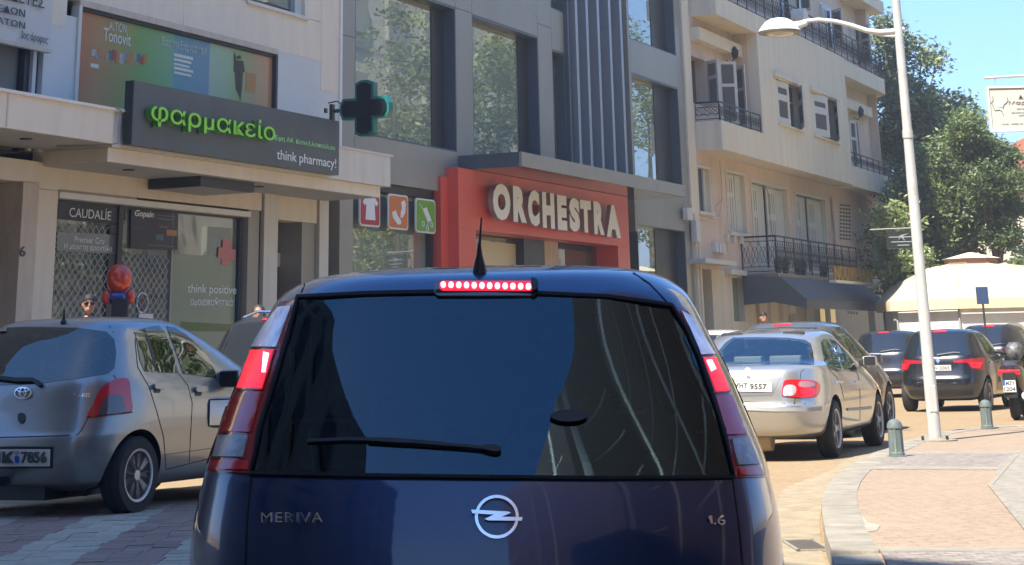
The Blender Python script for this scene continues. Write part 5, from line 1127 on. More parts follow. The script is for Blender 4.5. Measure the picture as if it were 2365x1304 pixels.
def lq(x,y,dy=0.): p=D(x,y,lpb.y+dy); return (p.x-lpb.x,p.y-lpb.y,p.z-.12)
arm=[lq(2088,66),lq(2060,72),lq(2030,74),lq(2000,70),lq(1965,58),lq(1930,49),lq(1890,45),lq(1855,49)]
MB().tube(arm,[.030,.034,.036,.034,.03,.028,.026,.026],12).build('arm',M_lampw,lp,smooth=True)
arm2=[lq(2088,80),lq(2060,83),lq(2030,81),lq(2000,72)]; MB().tube(arm2,[.018,.018,.014,.005],8).build('arm_brace',M_lampw,lp,smooth=True)
hc=lq(1800,70); hl=MB(); n_p=20
pr_=[(.30,-.015),(.292,.0),(.255,.05),(.20,.115),(.13,.155),(.06,.17),(.005,.172)]
k0=len(hl.v); hl.lathe(pr_,28)
for i in range(len(hl.v)): x,y,z=hl.v[i]; hl.v[i]=(hc[0]+x*.90,hc[1]+y*.9,hc[2]+z*.92)
hl.f=[f for f in hl.f if len(f)<20]; hl.m=[0]*len(hl.f)
hl.build('lamp_head',M_lampw,lp,smooth=True)
MB().tube([lq(1862,52),lq(1845,57),lq(1828,62)],[.035,.05,.06],12).build('arm_socket',M_lampw,lp,smooth=True)
MB().lathe([(.268,-.02),(.262,-.035),(.19,-.04)],28,'z',hc).build('head_rim',mat('grey_cast_housing',(.22,.20,.17),.6),lp,smooth=True)
MB().ell((hc[0],hc[1],hc[2]-.036),(.185,.185,.045),20,8).build('lamp_glass',mat('milky_lamp_glass',(.52,.50,.38),.2,coat=.6),lp,smooth=True)
def bollard(x,y,label):
    b=G(x,y,.12); e=empty('bollard',(b.x,b.y,.12),0,label,'bollard','bollards along the kerb')
    MB().lathe([(.105,0),(.105,.012),(.088,.016)],24).build('foot_ring',M_boll,e,smooth=True)
    pr=[(.080,.012),(.080,.04),(.076,.05),(.074,.27),(.080,.275),(.080,.30),(.066,.335),(.04,.357),(.005,.365)]; m=MB(); n=32; v=[]
    for r,z in pr:
        for k in range(n): a=2*math.pi*k/n; rr=r-(.005 if (k%4<2 and .05<=z<=.27) else 0); v.append((rr*math.cos(a),rr*math.sin(a),z))
    m.add(v,[(i*n+k,i*n+(k+1)%n,(i+1)*n+(k+1)%n,(i+1)*n+k) for i in range(len(pr)-1) for k in range(n)]+[tuple((len(pr)-1)*n+k for k in range(n))]); m.build('post',M_boll,e,smooth=True,angle=25)
bollard(2072,1055,'nearer grey green fluted bollard left of the lamp post'); bollard(2281,990,'farther grey green fluted bollard right of the lamp post')

# ------------------------------------------------------------ vehicles
# blue people carrier straight ahead
mv=Car('people_carrier','dark blue people carrier with lit brake lamps directly in front',(-.093,5.31,-.2),-3.2,MERIVA,M_blue,(.72,3.35,.80),.31,nu=200,sub=6,bow=.13)
def blob(pts,n=4):
    """rounded closed outline through pts"""
    out=[]; N=len(pts)
    for i in range(N):
        a,b,c,d=(np.array(pts[(i+k)%N],float) for k in (-1,0,1,2))
        for k in range(n): u=k/n; out.append(tuple(.5*(2*b+(-a+c)*u+(2*a-5*b+4*c-d)*u*u+(-a+3*b-3*c+d)*u**3)))
    return out
rg=[(690,690),(850,682),(1130,676),(1400,688),(1548,708),(1582,762),(1614,832),(1643,920),(1671,1005),(1692,1103),(1400,1106),(1130,1104),(800,1100),(581,1095),(603,990),(634,890),(665,790)]
rgi=[(735,722),(900,712),(1130,706),(1380,715),(1515,735),(1545,790),(1575,850),(1605,940),(1625,1010),(1640,1068),(1400,1076),(1130,1076),(800,1072),(635,1062),(652,990),(676,900),(700,810)]
rw_=mv.patch('rear_window',M_cgd,[rg],eps=.004,grid=22)
def smooth_pane(o):
    """refit the pane to one smooth curved sheet so that it mirrors cleanly"""
    me=o.data; co=np.array([v.co[:] for v in me.vertices]); X,Y,Z_=co[:,0],co[:,1],co[:,2]; x=X/.7; z=(Z_-1.3)/.3
    A=np.stack([x**i*z**j for i in (0,1,2,4,6) for j in range(4) if i+j<=6],1); k,*_=np.linalg.lstsq(A,Y,rcond=None); Yn=A@k
    for v,a,b in zip(me.vertices,Yn,Y): v.co.y=min(max(a,b-.012),b+.005)-.003
smooth_pane(rw_); mv.strip('glass_seal',M_seam,rg,7,eps=.012,depth=.02,closed=True)
mv.open_glass([[(x+(1130-x)*.02,y+(890-y)*.03) for x,y in rg]])
fr=MB()
mv.cabin(.55,2.6,.56,1.10,1.62)
MB().box(-.5,.5,.62,.66,1.56,1.6).build('headliner_edge',M_black,mv.root)
for sg in (1,-1):
    sw_=[(.62,1.12),(.60,1.25),(.74,1.45),(1.0,1.55),(1.45,1.57),(1.47,1.10),(.8,1.10)]; mv.patch('side_window',M_cgd,[sw_],'side',sg=sg); mv.open_glass([[(y+(1.05-y)*.06,z+(1.33-z)*.06) for y,z in sw_]],'side',sg)
    sw_=[(1.53,1.57),(1.9,1.55),(2.3,1.42),(2.62,1.2),(2.70,1.10),(1.55,1.09)]; mv.patch('side_window',M_cgd,[sw_],'side',sg=sg); mv.open_glass([[(y+(2.0-y)*.06,z+(1.33-z)*.06) for y,z in sw_]],'side',sg)
    mirror_part(mv,.845,2.40,1.215,M_blue,sg,.74)
mv.patch('windscreen',M_cgd,[[(-.62,1.16),(.62,1.16),(.5,1.53),(-.5,1.53)]],'front')
# tail lamps: housing, then the coloured fields
M_clow=mat('smoky_clear_lens',(.30,.28,.28),.3,metal=.4,var=.35,scale=40)
def tlamp(outer,fields):
    h=mv.patch('tail_lamp',M_dredl,[outer],eps=.008,depth=.03,grid=18)
    for nm,m_,p,e in fields: mv.patch(nm,m_,[p],eps=e,depth=.008,par=h,grid=12)
tlamp([(652,700),(688,697),(665,790),(633,892),(602,992),(582,1095),(484,1090),(496,1045),(518,965),(545,890),(580,815),(615,755)],[
 ('clear_field',M_clear,[(648,714),(677,712),(643,806),(588,804),(613,760)],.013),('red_field',M_redl,[(586,810),(641,811),(612,905),(551,902)],.013),('dull_red_field',M_redl,[(549,908),(610,909),(583,1002),(515,998),(530,955)],.012),
 ('clear_field',M_clow,[(512,1008),(578,1010),(567,1060),(500,1057)],.0135),('lit_field',M_brake,[(588,813),(637,814),(611,902),(556,899)],.0145),('lamp_filament',M_brakehot,[(617,818),(629,822),(620,866),(612,866)],.016),('red_field',M_redl,[(496,1066),(580,1068),(577,1088),(492,1086)],.013)])
tlamp([(1552,709),(1585,722),(1618,772),(1650,835),(1686,910),(1722,1005),(1752,1080),(1764,1103),(1693,1103),(1671,1003),(1643,918),(1613,830),(1582,760)],[
 ('clear_field',M_clear,[(1568,722),(1590,735),(1622,785),(1645,822),(1614,824),(1588,762)],.013),('red_field',M_redl,[(1616,829),(1648,828),(1680,908),(1644,912)],.013),('dull_red_field',M_redl,[(1648,920),(1685,916),(1718,1006),(1674,1008)],.012),
 ('clear_field',M_clow,[(1684,1018),(1722,1014),(1746,1074),(1698,1077)],.0135),('lit_field',M_brake,[(1619,832),(1646,831),(1677,906),(1647,909)],.0145),('lamp_filament',M_brakehot,[(1624,838),(1636,837),(1646,858),(1636,864)],.016),('red_field',M_redl,[(1700,1083),(1748,1080),(1756,1098),(1703,1099)],.013)])
hb=mv.patch('high_brake_lamp',M_smoke,[rrect(1003,1240,654,688,12)],eps=.012,depth=.02,grid=20)
for i in range(12): x=1024+i*17.8; mv.patch('brake_diode',M_brakehot,[[(x+6.2*math.cos(a),666-.0+i*.35+6.5*math.sin(a)) for a in np.linspace(0,6.2832,13)[:-1]]],eps=.016,depth=.004,par=hb,grid=99)
mv.patch('diode_strip',M_brake,[rrect(1016,1232,657,678,9)],eps=.0135,depth=.004,par=hb,grid=30)
mv.patch('washer_nozzle',M_black,[blob([(1226,660),(1240,664),(1241,680),(1228,682)])],eps=.03,depth=.02)
# seams, badges, wiper
mv.strip('tailgate_seam',M_seam,[(581,1097),(572,1180),(566,1310)],3.2); mv.strip('tailgate_seam',M_seam,[(1692,1105),(1705,1200),(1716,1310)],3.2); mv.strip('glass_lower_seam',M_seam,[(581,1097),(800,1102),(1130,1107),(1400,1108),(1692,1105)],2.6)
mv.strip('roof_seam',M_seam,[(715,622),(704,655),(690,692)],3); mv.strip('roof_seam',M_seam,[(1462,630),(1500,655),(1550,708)],3); mv.strip('spoiler_seam',M_seam,[(690,691),(850,682),(1130,676),(1400,688),(1548,708)],3.5)
wb=mv.strip('wiper_arm',M_black,[(1150,1046),(1080,1038),(960,1029),(850,1023)],7,eps=.02,depth=.02); mv.strip('wiper_blade',M_black,[(1020,1030),(900,1021),(800,1020),(712,1024)],7,eps=.016,depth=.014); mv.patch('wiper_pivot',M_black,[blob([(1118,1036),(1150,1038),(1157,1046),(1146,1052),(1118,1046)])],eps=.022,depth=.02)
mv.patch('dark_oval_patch',M_black,[blob([(1270,968),(1290,957),(1315,954),(1345,959),(1356,968),(1340,979),(1312,982),(1285,979)])],eps=.02)  # small dark oval laid on the rear pane
rr=[(1147+47*math.cos(a),1195+46*math.sin(a)) for a in np.linspace(0,2*math.pi,41)[:-1]]
mv.strip('badge_ring',M_chrome,rr,6.8,eps=.014,depth=.012,closed=True)
mv.patch('badge_flash',M_chrome,[[(1088,1180),(1172,1184),(1180,1187),(1158,1196),(1206,1197),(1204,1205),(1128,1204),(1119,1201),(1140,1191),(1091,1188)]],eps=.018,depth=.012,grid=60)
mv.text('MERIVA',607,1207,747,1184,M_chrome,bold=.0,name='badge_lettering',eps=.009,cw=1.12); mv.patch('badge_lettering',M_chrome,[[(1633,1192),(1641,1191),(1643,1210),(1639,1210),(1637,1196),(1633,1197)]],eps=.009,grid=60); mv.text('.6',1645,1212,1671,1190,M_chrome,bold=.01,name='badge_lettering',eps=.009)
# aerial
p,n=mv.pix(1108,628); ae=bpy.data.objects.new('aerial',None); COL.objects.link(ae); ae.parent=mv.root; ae.location=p
hgt=(628-505)/4884*6.2; MB().lathe([(.024,-.02),(.020,.01),(.009,.05),(.005,.08)],14).build('aerial_foot',M_black,ae,smooth=True); MB().tube([(0,0,.05),(.003,0,.10),(.008,0,hgt)],[.005,.0035,.0025],8).build('aerial_rod',M_black,ae)
plate(mv,'ΚΗΡ 4127' if False else 'KMB 5120',0,.62) if False else None

# silver hatchback left
fdir=23.5; S1=1.055
yl=G(310,1188); uu=Vector((math.sin(math.radians(fdir)),math.cos(math.radians(fdir)),0)); rr_=Vector((uu.y,-uu.x,0))
loc=Vector((yl.x,yl.y,0))-rr_*(.82*S1)-uu*(.68*S1)+rr_*.03
ya=Car('hatchback','silver hatchback parked ahead on the left with number plate 7856','' or tuple(loc),fdir,HATCH,M_silv,(.66,3.05,.835),.292,S1,nu=180,sub=6,rim='cover',ww=.185)
z_=lambda pts,k=3.26:[(x/3.26,400+y/3.26) for x,y in pts]
yg=[(-300,775),(-120,762),(60,755),(180,757),(245,766),(264,784),(268,815),(264,850),(250,863),(180,874),(90,886),(-60,892),(-290,890)]
ya.patch('rear_window',glassm('smoky_car_glass',(.12,.15,.17),.06,bump=0.),[yg],eps=.004,grid=16); ya.open_glass([[(x+(0-x)*.03,y+(825-y)*.06) for x,y in yg]])
ya.patch('side_window',M_cgl,[[(312,768),(322,760),(345,755),(366,752),(380,766),(396,805),(411,862),(372,860),(333,857),(322,830)]],grid=10,eps=.005); 
ya.patch('side_window',M_cgl,[[(384,753),(405,757),(432,775),(458,798),(480,825),(496,858),(499,873),(470,869),(423,863),(408,820)]],grid=10,eps=.005)
ya.open_glass([[(316,770),(330,762),(362,757),(388,800),(404,856),(336,852)]]); ya.open_glass([[(390,759),(405,762),(430,780),(470,822),(490,866),(427,858)]])
ya.strip('window_pillar',M_black,[(331,760),(348,810),(359,858)],5,eps=.007)
sh=HATCH
for sg in (-1,):
    for sw_ in ([(.62,1.10),(.60,1.22),(.72,1.36),(.95,1.42),(1.28,1.43),(1.30,1.02),(.80,1.04)],[(1.36,1.43),(1.7,1.41),(2.05,1.28),(2.36,1.08),(2.38,1.01),(1.38,1.01)]):
        ya.patch('side_window',M_cgl,[sw_],'side',sg=sg); ya.open_glass([[(y+(1.2-y)*.04,z+(1.2-z)*.08) for y,z in sw_]],'side',sg)
ya.patch('windscreen',M_cgl,[[(-.60,1.12),(.60,1.12),(.5,1.44),(-.5,1.44)]],'front')
ya.cabin(.42,2.35,.60,.98,1.46)
tl=ya.patch('tail_lamp',M_redl,[blob([(203,963),(214,935),(227,905),(245,886),(268,875),(290,874),(298,884),(301,915),(303,950),(270,958)],3)],eps=.010,depth=.02,grid=12)
ya.patch('smoked_field',M_smoke,[blob([(226,957),(235,930),(248,916),(277,912),(284,930),(285,951),(255,956)],3)],eps=.013,par=tl,grid=12); ya.patch('seam',M_seam,[[(200,962),(202,965),(304,953),(303,950)]],eps=.012,par=tl,grid=30)
ya.patch('tail_lamp',M_redl,[[(-.66,1.0),(-.78,1.0),(-.83,.76),(-.60,.74)]],'rear',eps=.01,depth=.02)
ya.strip('tailgate_seam',M_seam,[(262,866),(268,874)],2.2); ya.strip('tailgate_seam',M_seam,[(203,965),(190,990),(180,1003),(140,1006),(40,1009),(-200,1014)],2.4); ya.strip('roof_seam',M_seam,[(248,742),(252,752),(262,768)],1.6)
ya.strip('door_seam',M_seam,[(310,766),(313,800),(318,848),(345,895),(362,950),(378,1010),(383,1082)],1.8); ya.strip('door_seam',M_seam,[(412,862),(434,890),(444,930),(441,990),(437,1066)],1.6); ya.strip('sill_seam',M_seam,[(383,1084),(437,1070),(520,1050)],1.8); ya.strip('rub_line',M_seam,[(378,1050),(430,1043),(520,1030)],1.2)
for x,y in ((352,886),(447,893)): ya.patch('door_handle',M_silv,[rrect(x,x+27,y,y+13,4)],eps=.03,depth=.03,grid=20); ya.patch('handle_recess',M_black,[rrect(x+3,x+18,y+11,y+21,3)],eps=.004,grid=20)
mirror_part(ya,.79,1.86,.99,M_silv,1,1.0,glass=False)
ya.strip('badge_ring',M_chrome,[(55+19*math.cos(a),908+12.5*math.sin(a)) for a in np.linspace(0,6.283,25)[:-1]],2.6,eps=.014,depth=.01,closed=True)
ya.strip('badge_inner',M_chrome,[(55+7*math.cos(a),907+11*math.sin(a)) for a in np.linspace(0,6.283,17)[:-1]],2.2,eps=.014,depth=.01,closed=True); ya.strip('badge_bar',M_chrome,[(41,902),(48,905),(55,906),(62,905),(69,902)],2.2,eps=.014,depth=.01)
ya.patch('tailgate_lock',M_black,[blob([(42,958),(50,953),(58,958),(58,972),(50,979),(43,972)])],eps=.006); ya.text('YARIS',169,918,208,908,M_chrome,name='badge_lettering',eps=.005,bold=.01,dy=-1)
ya.strip('wiper_arm',M_black,[(-60,868),(40,880),(80,880),(93,888)],8,eps=.03,depth=.02); ya.patch('wiper_pivot',M_black,[blob([(82,880),(97,884),(98,893),(88,893)])],eps=.03,depth=.02)
pp=[(-168,1037),(118,1037),(117,1075),(-168,1076)]
npl=ya.patch('number_plate',M_black,[[(-176,1030),(124,1031),(122,1080),(-176,1082)]],eps=.014,depth=.02,grid=60); ya.patch('plate_face',M_plate,[pp],eps=.017,par=npl,grid=60,depth=.004)
ya.text('ΧΜΚ',-60,1068,35,1042,M_dprint,par=npl,eps=.0225,bold=.025,name='plate_lettering'); ya.text('7856',52,1068,110,1042,M_dprint,par=npl,eps=.0225,bold=.025,name='plate_lettering'); ya.patch('plate_mark',M_eub,[blob([(38,1053),(46,1053),(47,1066),(39,1066)])],eps=.022,par=npl,grid=60)
ya.patch('plate_mark',M_gprint,[blob([(39,1042),(46,1042),(46,1049),(39,1049)])],eps=.022,par=npl,grid=60)
MB().box(-.05,.05,-.16,.25,.26,.32).box(-.03,.03,-.18,-.10,.30,.52).ell((0,-.14,.52),(.035,.035,.035)).build('tow_bar',M_black,ya.root)
p,n=ya.pix(147,745); MB().lathe([(.03,0),(.012,.03),(.006,.10)],8,'z',tuple(p)).build('aerial',M_black,ya.root)
MB().box(-.35,.35,.1,.9,.14,.3).build('underbody',M_black,ya.root); MB().lathe([(.09,0),(.09,.4)],12,'x',(.1,.45,.24)).build('silencer',mat('rusty_silencer',(.09,.05,.04),.8),ya.root)

# silver saloon on the right
a_,b_=G(1932,1056),G(2022,1026); fd=math.degrees(math.atan2(b_.x-a_.x,b_.y-a_.y)); fd=20.5; S2=1.04
uu=Vector((math.sin(math.radians(fd)),math.cos(math.radians(fd)),0)); rr_=Vector((uu.y,-uu.x,0)); loc=Vector((a_.x,a_.y,0))-rr_*(.80*S2)-uu*(1.0*S2)
sd=Car('saloon_car','pale silver saloon in the sun with plate 9557, right of the blue people carrier',tuple(loc),fd,SEDAN,M_silv2,(.98,3.52,.84),.30,S2,nu=160,sub=6,rim='five',ww=.19)
zs=lambda pts:[(1600+x/3.623,720+y/3.623) for x,y in pts]
sgw=zs([(215,330),(270,262),(335,216),(560,212),(800,218),(940,236),(985,265),(1005,340),(1017,445),(800,440),(500,432),(280,432),(215,430)])
sd.patch('rear_window',M_cgl,[sgw],eps=.004,grid=9); sd.open_glass([[(x+(1775-x)*.04,y+(810-y)*.08) for x,y in sgw]])
w1=zs([(1072,250),(1090,225),(1120,232),(1190,330),(1250,488),(1200,500),(1140,480),(1095,390)]); w2=zs([(1140,228),(1180,240),(1260,310),(1350,430),(1372,480),(1370,505),(1275,495),(1215,370)])
sd.patch('side_window',M_cgl,[w1],eps=.004,grid=6); sd.patch('side_window',M_cgl,[w2],eps=.004,grid=6); sd.open_glass([[(x+(1924-x)*.1,y+(820-y)*.1) for x,y in w1]]); sd.open_glass([[(x+(1952-x)*.1,y+(825-y)*.1) for x,y in w2]])
for sw_ in ([(1.15,1.03),(1.28,1.28),(1.55,1.36),(1.95,1.38),(1.97,1.0),(1.3,1.0)],[(2.05,1.38),(2.3,1.33),(2.7,1.15),(3.0,1.0),(2.07,1.0)]): sd.patch('side_window',M_cgl,[sw_],'side',sg=-1); sd.open_glass([[(y+(1.7-y)*.03,z+(1.2-z)*.08) for y,z in sw_]],'side',-1)
sd.patch('windscreen',M_cgl,[[(-.62,1.06),(.62,1.06),(.5,1.36),(-.5,1.36)]],'front'); sd.cabin(.72,3.0,.60,.97,1.38)
for x,w_ in ((-.1,.16),(.33,.18)): MB().box(x-w_,x+w_,.85,1.02,.99,1.07).build('shelf_clutter',M_white,sd.root,bevel=.02)
tl=sd.patch('tail_lamp',M_redl,[blob(zs([(770,575),(850,566),(980,572),(1045,592),(1063,635),(1040,700),(985,722),(850,712),(760,705),(742,685),(752,620)]),3)],eps=.012,depth=.02,grid=9)
sd.patch('clear_field',M_clear,[blob(zs([(768,625),(830,612),(862,640),(850,690),(800,705),(756,695)]),3)],eps=.016,par=tl,grid=9); sd.patch('pink_field',mat('pale_pink_lens',(.42,.2,.18),.15,coat=1),[blob(zs([(890,585),(970,585),(1010,600),(1000,625),(890,628)]),3)],eps=.016,par=tl,grid=9); sd.patch('lit_field',M_brake,[blob(zs([(905,640),(995,640),(1005,690),(960,710),(905,700)]),3)],eps=.017,par=tl,grid=9)
sd.patch('tail_lamp',M_redl,[[(-.56,.80),(-.76,.80),(-.80,.66),(-.56,.64)]],'rear',eps=.012,depth=.02)
sd.patch('boot_recess',M_silv,[zs([(280,555),(735,548),(665,700),(400,705),(300,690)])],eps=.003,grid=14); sn_=sd.patch('number_plate',M_plate,[zs([(330,590),(665,592),(662,672),(345,665)])],eps=.012,depth=.012,grid=40); sd.text('ΥΗΤ',*zs([(352,640)])[0],*zs([(460,598)])[0],M_dprint,par=sn_,eps=.018,bold=.02,name='plate_lettering'); sd.text('9557',*zs([(480,648)])[0],*zs([(620,602)])[0],M_dprint,par=sn_,eps=.018,bold=.02,name='plate_lettering')
sd.patch('badge',M_gprint,[blob(zs([(435,488),(460,470),(490,490),(465,508)]))],eps=.01); sd.patch('badge',M_dark,[zs([(450,530),(480,530),(478,552),(450,552)])],eps=.008)
sd.strip('bumper_strip',M_gprint,zs([(440,805),(700,815),(950,815),(1160,805)]),9,eps=.010,depth=.012); sd.strip('boot_seam',M_seam,zs([(850,765),(858,715)]),1.2); sd.strip('boot_seam',M_seam,zs([(430,752),(700,762),(850,768),(1190,770)]),1.5); sd.strip('boot_seam',M_seam,zs([(900,560),(905,500),(930,480)]),1.2)
sd.strip('door_seam',M_seam,zs([(1095,395),(1140,480),(1200,540),(1240,620),(1262,720)]),1.2); sd.strip('door_seam',M_seam,zs([(1372,500),(1390,560),(1400,700),(1398,900)]),1.2); sd.strip('rub_strip',M_gprint,zs([(1290,815),(1380,810),(1490,800)]),6,eps=.012,depth=.01); sd.strip('sill_seam',M_gprint,zs([(1290,965),(1390,940),(1490,915)]),4)
for q in ((1190,590),(1350,590)): sd.patch('door_handle',M_chrome,[zs([(q[0],q[1]-15),(q[0]+55,q[1]-12),(q[0]+55,q[1]+8),(q[0],q[1]+5)])],eps=.02,depth=.02)
mirror_part(sd,.82,2.8,.98,M_silv2,1,.8,glass=False); MB().lathe([(.12,0),(.14,.1),(.12,.5)],14,'x',(-.25,.35,.22)).build('silencer',mat('sandy_silencer',(.40,.30,.2),.6),sd.root)
ar=sd.side(2.45,1.0,1)[0]
# other cars
def simple(name,label,x,y,hd,keys,paint,kind,scale=1.,brake=True,lamp='wide',rim='five',whl=(.66,3.05,.835),wr=.30):
    c=Car(name,label,(x,y,0),hd,keys,paint,whl,wr,scale,nu=72,sub=3,rim=rim); generic(c,kind,brake=brake,lamp=lamp); return c
c1=simple('dark_car','dark car with roof rails between the silver hatchback and the blue people carrier',-3.08,21.9,23,SUVK,M_blk,'suv',1.02,False,whl=(.8,3.5,.885),wr=.33)
for sg in (-1,1): MB().tube([(sg*.52,.75,1.63),(sg*.54,1.1,1.70),(sg*.54,2.2,1.70),(sg*.5,2.5,1.62)],.018,6).build('roof_rail',M_chrome,c1.root)
c2=simple('grey_suv','grey brown tall car right behind the silver saloon',3.42,27.8,23,SUVK,M_grey,'suv',.94,True,whl=(.85,3.5,.885),wr=.34)
c3=simple('small_white_car','pale small car mostly hidden beyond the blue people carrier',2.75,33.2,24,HATCH,M_whcar,'hatch',1.,False)
c4=simple('black_hatchback','black hatchback with lit red lamps left of the lamp post foot',7.68,37.6,24,HATCH,M_blk,'hatch',.97,True)
c5=simple('dark_grey_hatchback','dark grey car beyond the black hatchback, by the pink building',8.55,48.5,24,HATCH,M_navy,'hatch',1.02,True,lamp='tall')
c6=simple('black_suv','black tall car with lit high brake lamp in front of the kiosk',11.5,50.0,22,SUVK,M_navy,'suv',1.0,True,whl=(.85,3.5,.885),wr=.34)
c7=simple('hatchback','small car seen through the rear window of the blue people carrier',-.3,13.6,2,HATCH,M_grey,'hatch',.93,True)
plate(c4,'YKN 2065',0,.80,.50,.10); c4.patch('badge',M_chrome,[[(0,.99),(.04,.93),(0,.87),(-.04,.93)]],'rear',eps=.01)
c4.patch('door_poster',mat('tan_door_poster',(.40,.30,.16),.6),[[(1.42,.35),(2.25,.35),(2.25,.82),(1.42,.82)]],'side',eps=.006); c4.patch('door_print',M_dprint,[[(1.5,.5),(1.95,.5),(1.95,.6),(1.5,.6)]],'side',eps=.012); plate(c2,'KMX 3341',0,.72) if False else None
# scooter at the right edge
sx,sy=7.95,33.
sc_=empty('scooter',(sx,sy,0),-.35,'dark maxi scooter with tall windshield and white plate at the right edge','scooter')
for y in (0,1.42):
    w_=empty('wheel',(0,y,.29)); w_.parent=sc_; MB().lathe([(.17,-.06),(.26,-.065),(.29,-.03),(.29,.03),(.26,.065),(.17,.06)],24,'x').build('tyre',M_tyre,w_,smooth=True); MB().lathe([(.17,-.03),(.17,.03)],16,'x').build('rim',M_rim,w_)
bd=MB(); V_,F_=loft([(.30,.30,.25,1.0,.16,3),(.45,.42,.0,1.15,.20,3),(.60,.5,-.15,1.2,.22,3),(.74,.62,-.28,1.0,.21,3),(.84,.80,-.30,.55,.17,3),(.88,.86,-.2,.4,.1,3)],32,3); bd.add(V_,F_); bd.build('body',mat('dark_brown_scooter_paint',(.035,.022,.018),.2,coat=1),sc_,smooth=True)
MB().box(-.15,.15,-.12,.55,.80,.92).build('seat',M_black,sc_,bevel=.05,smooth=True)
V_,F_=loft([(.35,.35,1.0,1.3,.18,3),(.7,.7,1.0,1.35,.24,3),(.95,.95,.95,1.3,.22,3),(1.05,1.05,1.0,1.2,.12,3)],28,3); MB().add(V_,F_).build('front_fairing',M_blk,sc_,smooth=True)
ws=MB(); vs=[];n=9
for i in range(n+1):
    for j in range(6): a=(i/n-.5)*1.9; v=j/5; vs.append((.30*math.sin(a)*(1-.25*v**2),1.22-.30*(1-math.cos(a))-v*.25,1.0+.52*v*(1-.12*(i/n-.5)**2*4)))
ws.add(vs,[(i*6+j,(i+1)*6+j,(i+1)*6+j+1,i*6+j+1) for i in range(n) for j in range(5)]); ws.build('windshield',mat('smoky_windshield',(.16,.15,.13),.1,alpha=.7),sc_,smooth=True)
MB().tube([(-.35,.9,1.05),(-.12,1.0,1.02),(.12,1.0,1.02),(.35,.9,1.05)],.02,8).build('handlebar',M_black,sc_); MB().box(-.17,.17,-.40,-.28,.70,.78).build('tail_lamp',M_redl,sc_,bevel=.02); MB().tube([(.17,.5,.25),(.2,.1,.3),(.21,-.3,.38)],.06,10).build('silencer',M_rim,sc_,smooth=True)
MB().prism([(-.10,-.36),(.10,-.36),(.10,-.47),(-.10,-.44)],.35,.74,'z').build('mudguard',M_black,sc_); MB().box(-.10,.10,-.487,-.478,.44,.62).build('number_plate',M_plate,sc_); MB().box(-.10,-.065,-.4895,-.4875,.54,.62).build('plate_mark',M_eub,sc_)
for t_,a,b,c,d_ in (('MZY',-.055,.09,.545,.605),('1204',-.09,.09,.455,.52)): vs,fs=text2d(t_,.02); solid2d(vs,fs,lambda x,y,k:(a+x*(b-a),-.488-.002*k,c+y*(d_-c)),'plate_lettering',M_dprint,sc_)
V_,F_=loft([(.90,.90,.6,.9,.06,3),(1.0,1.0,.55,.95,.13,3),(1.12,1.12,.56,.94,.14,3),(1.2,1.2,.65,.88,.08,3)],24,4); MB().add(V_,F_).build('luggage_bag',mat('white_black_bag',(.12,.12,.12),.5,metal=.2,var=.9,scale=14),sc_,smooth=True)

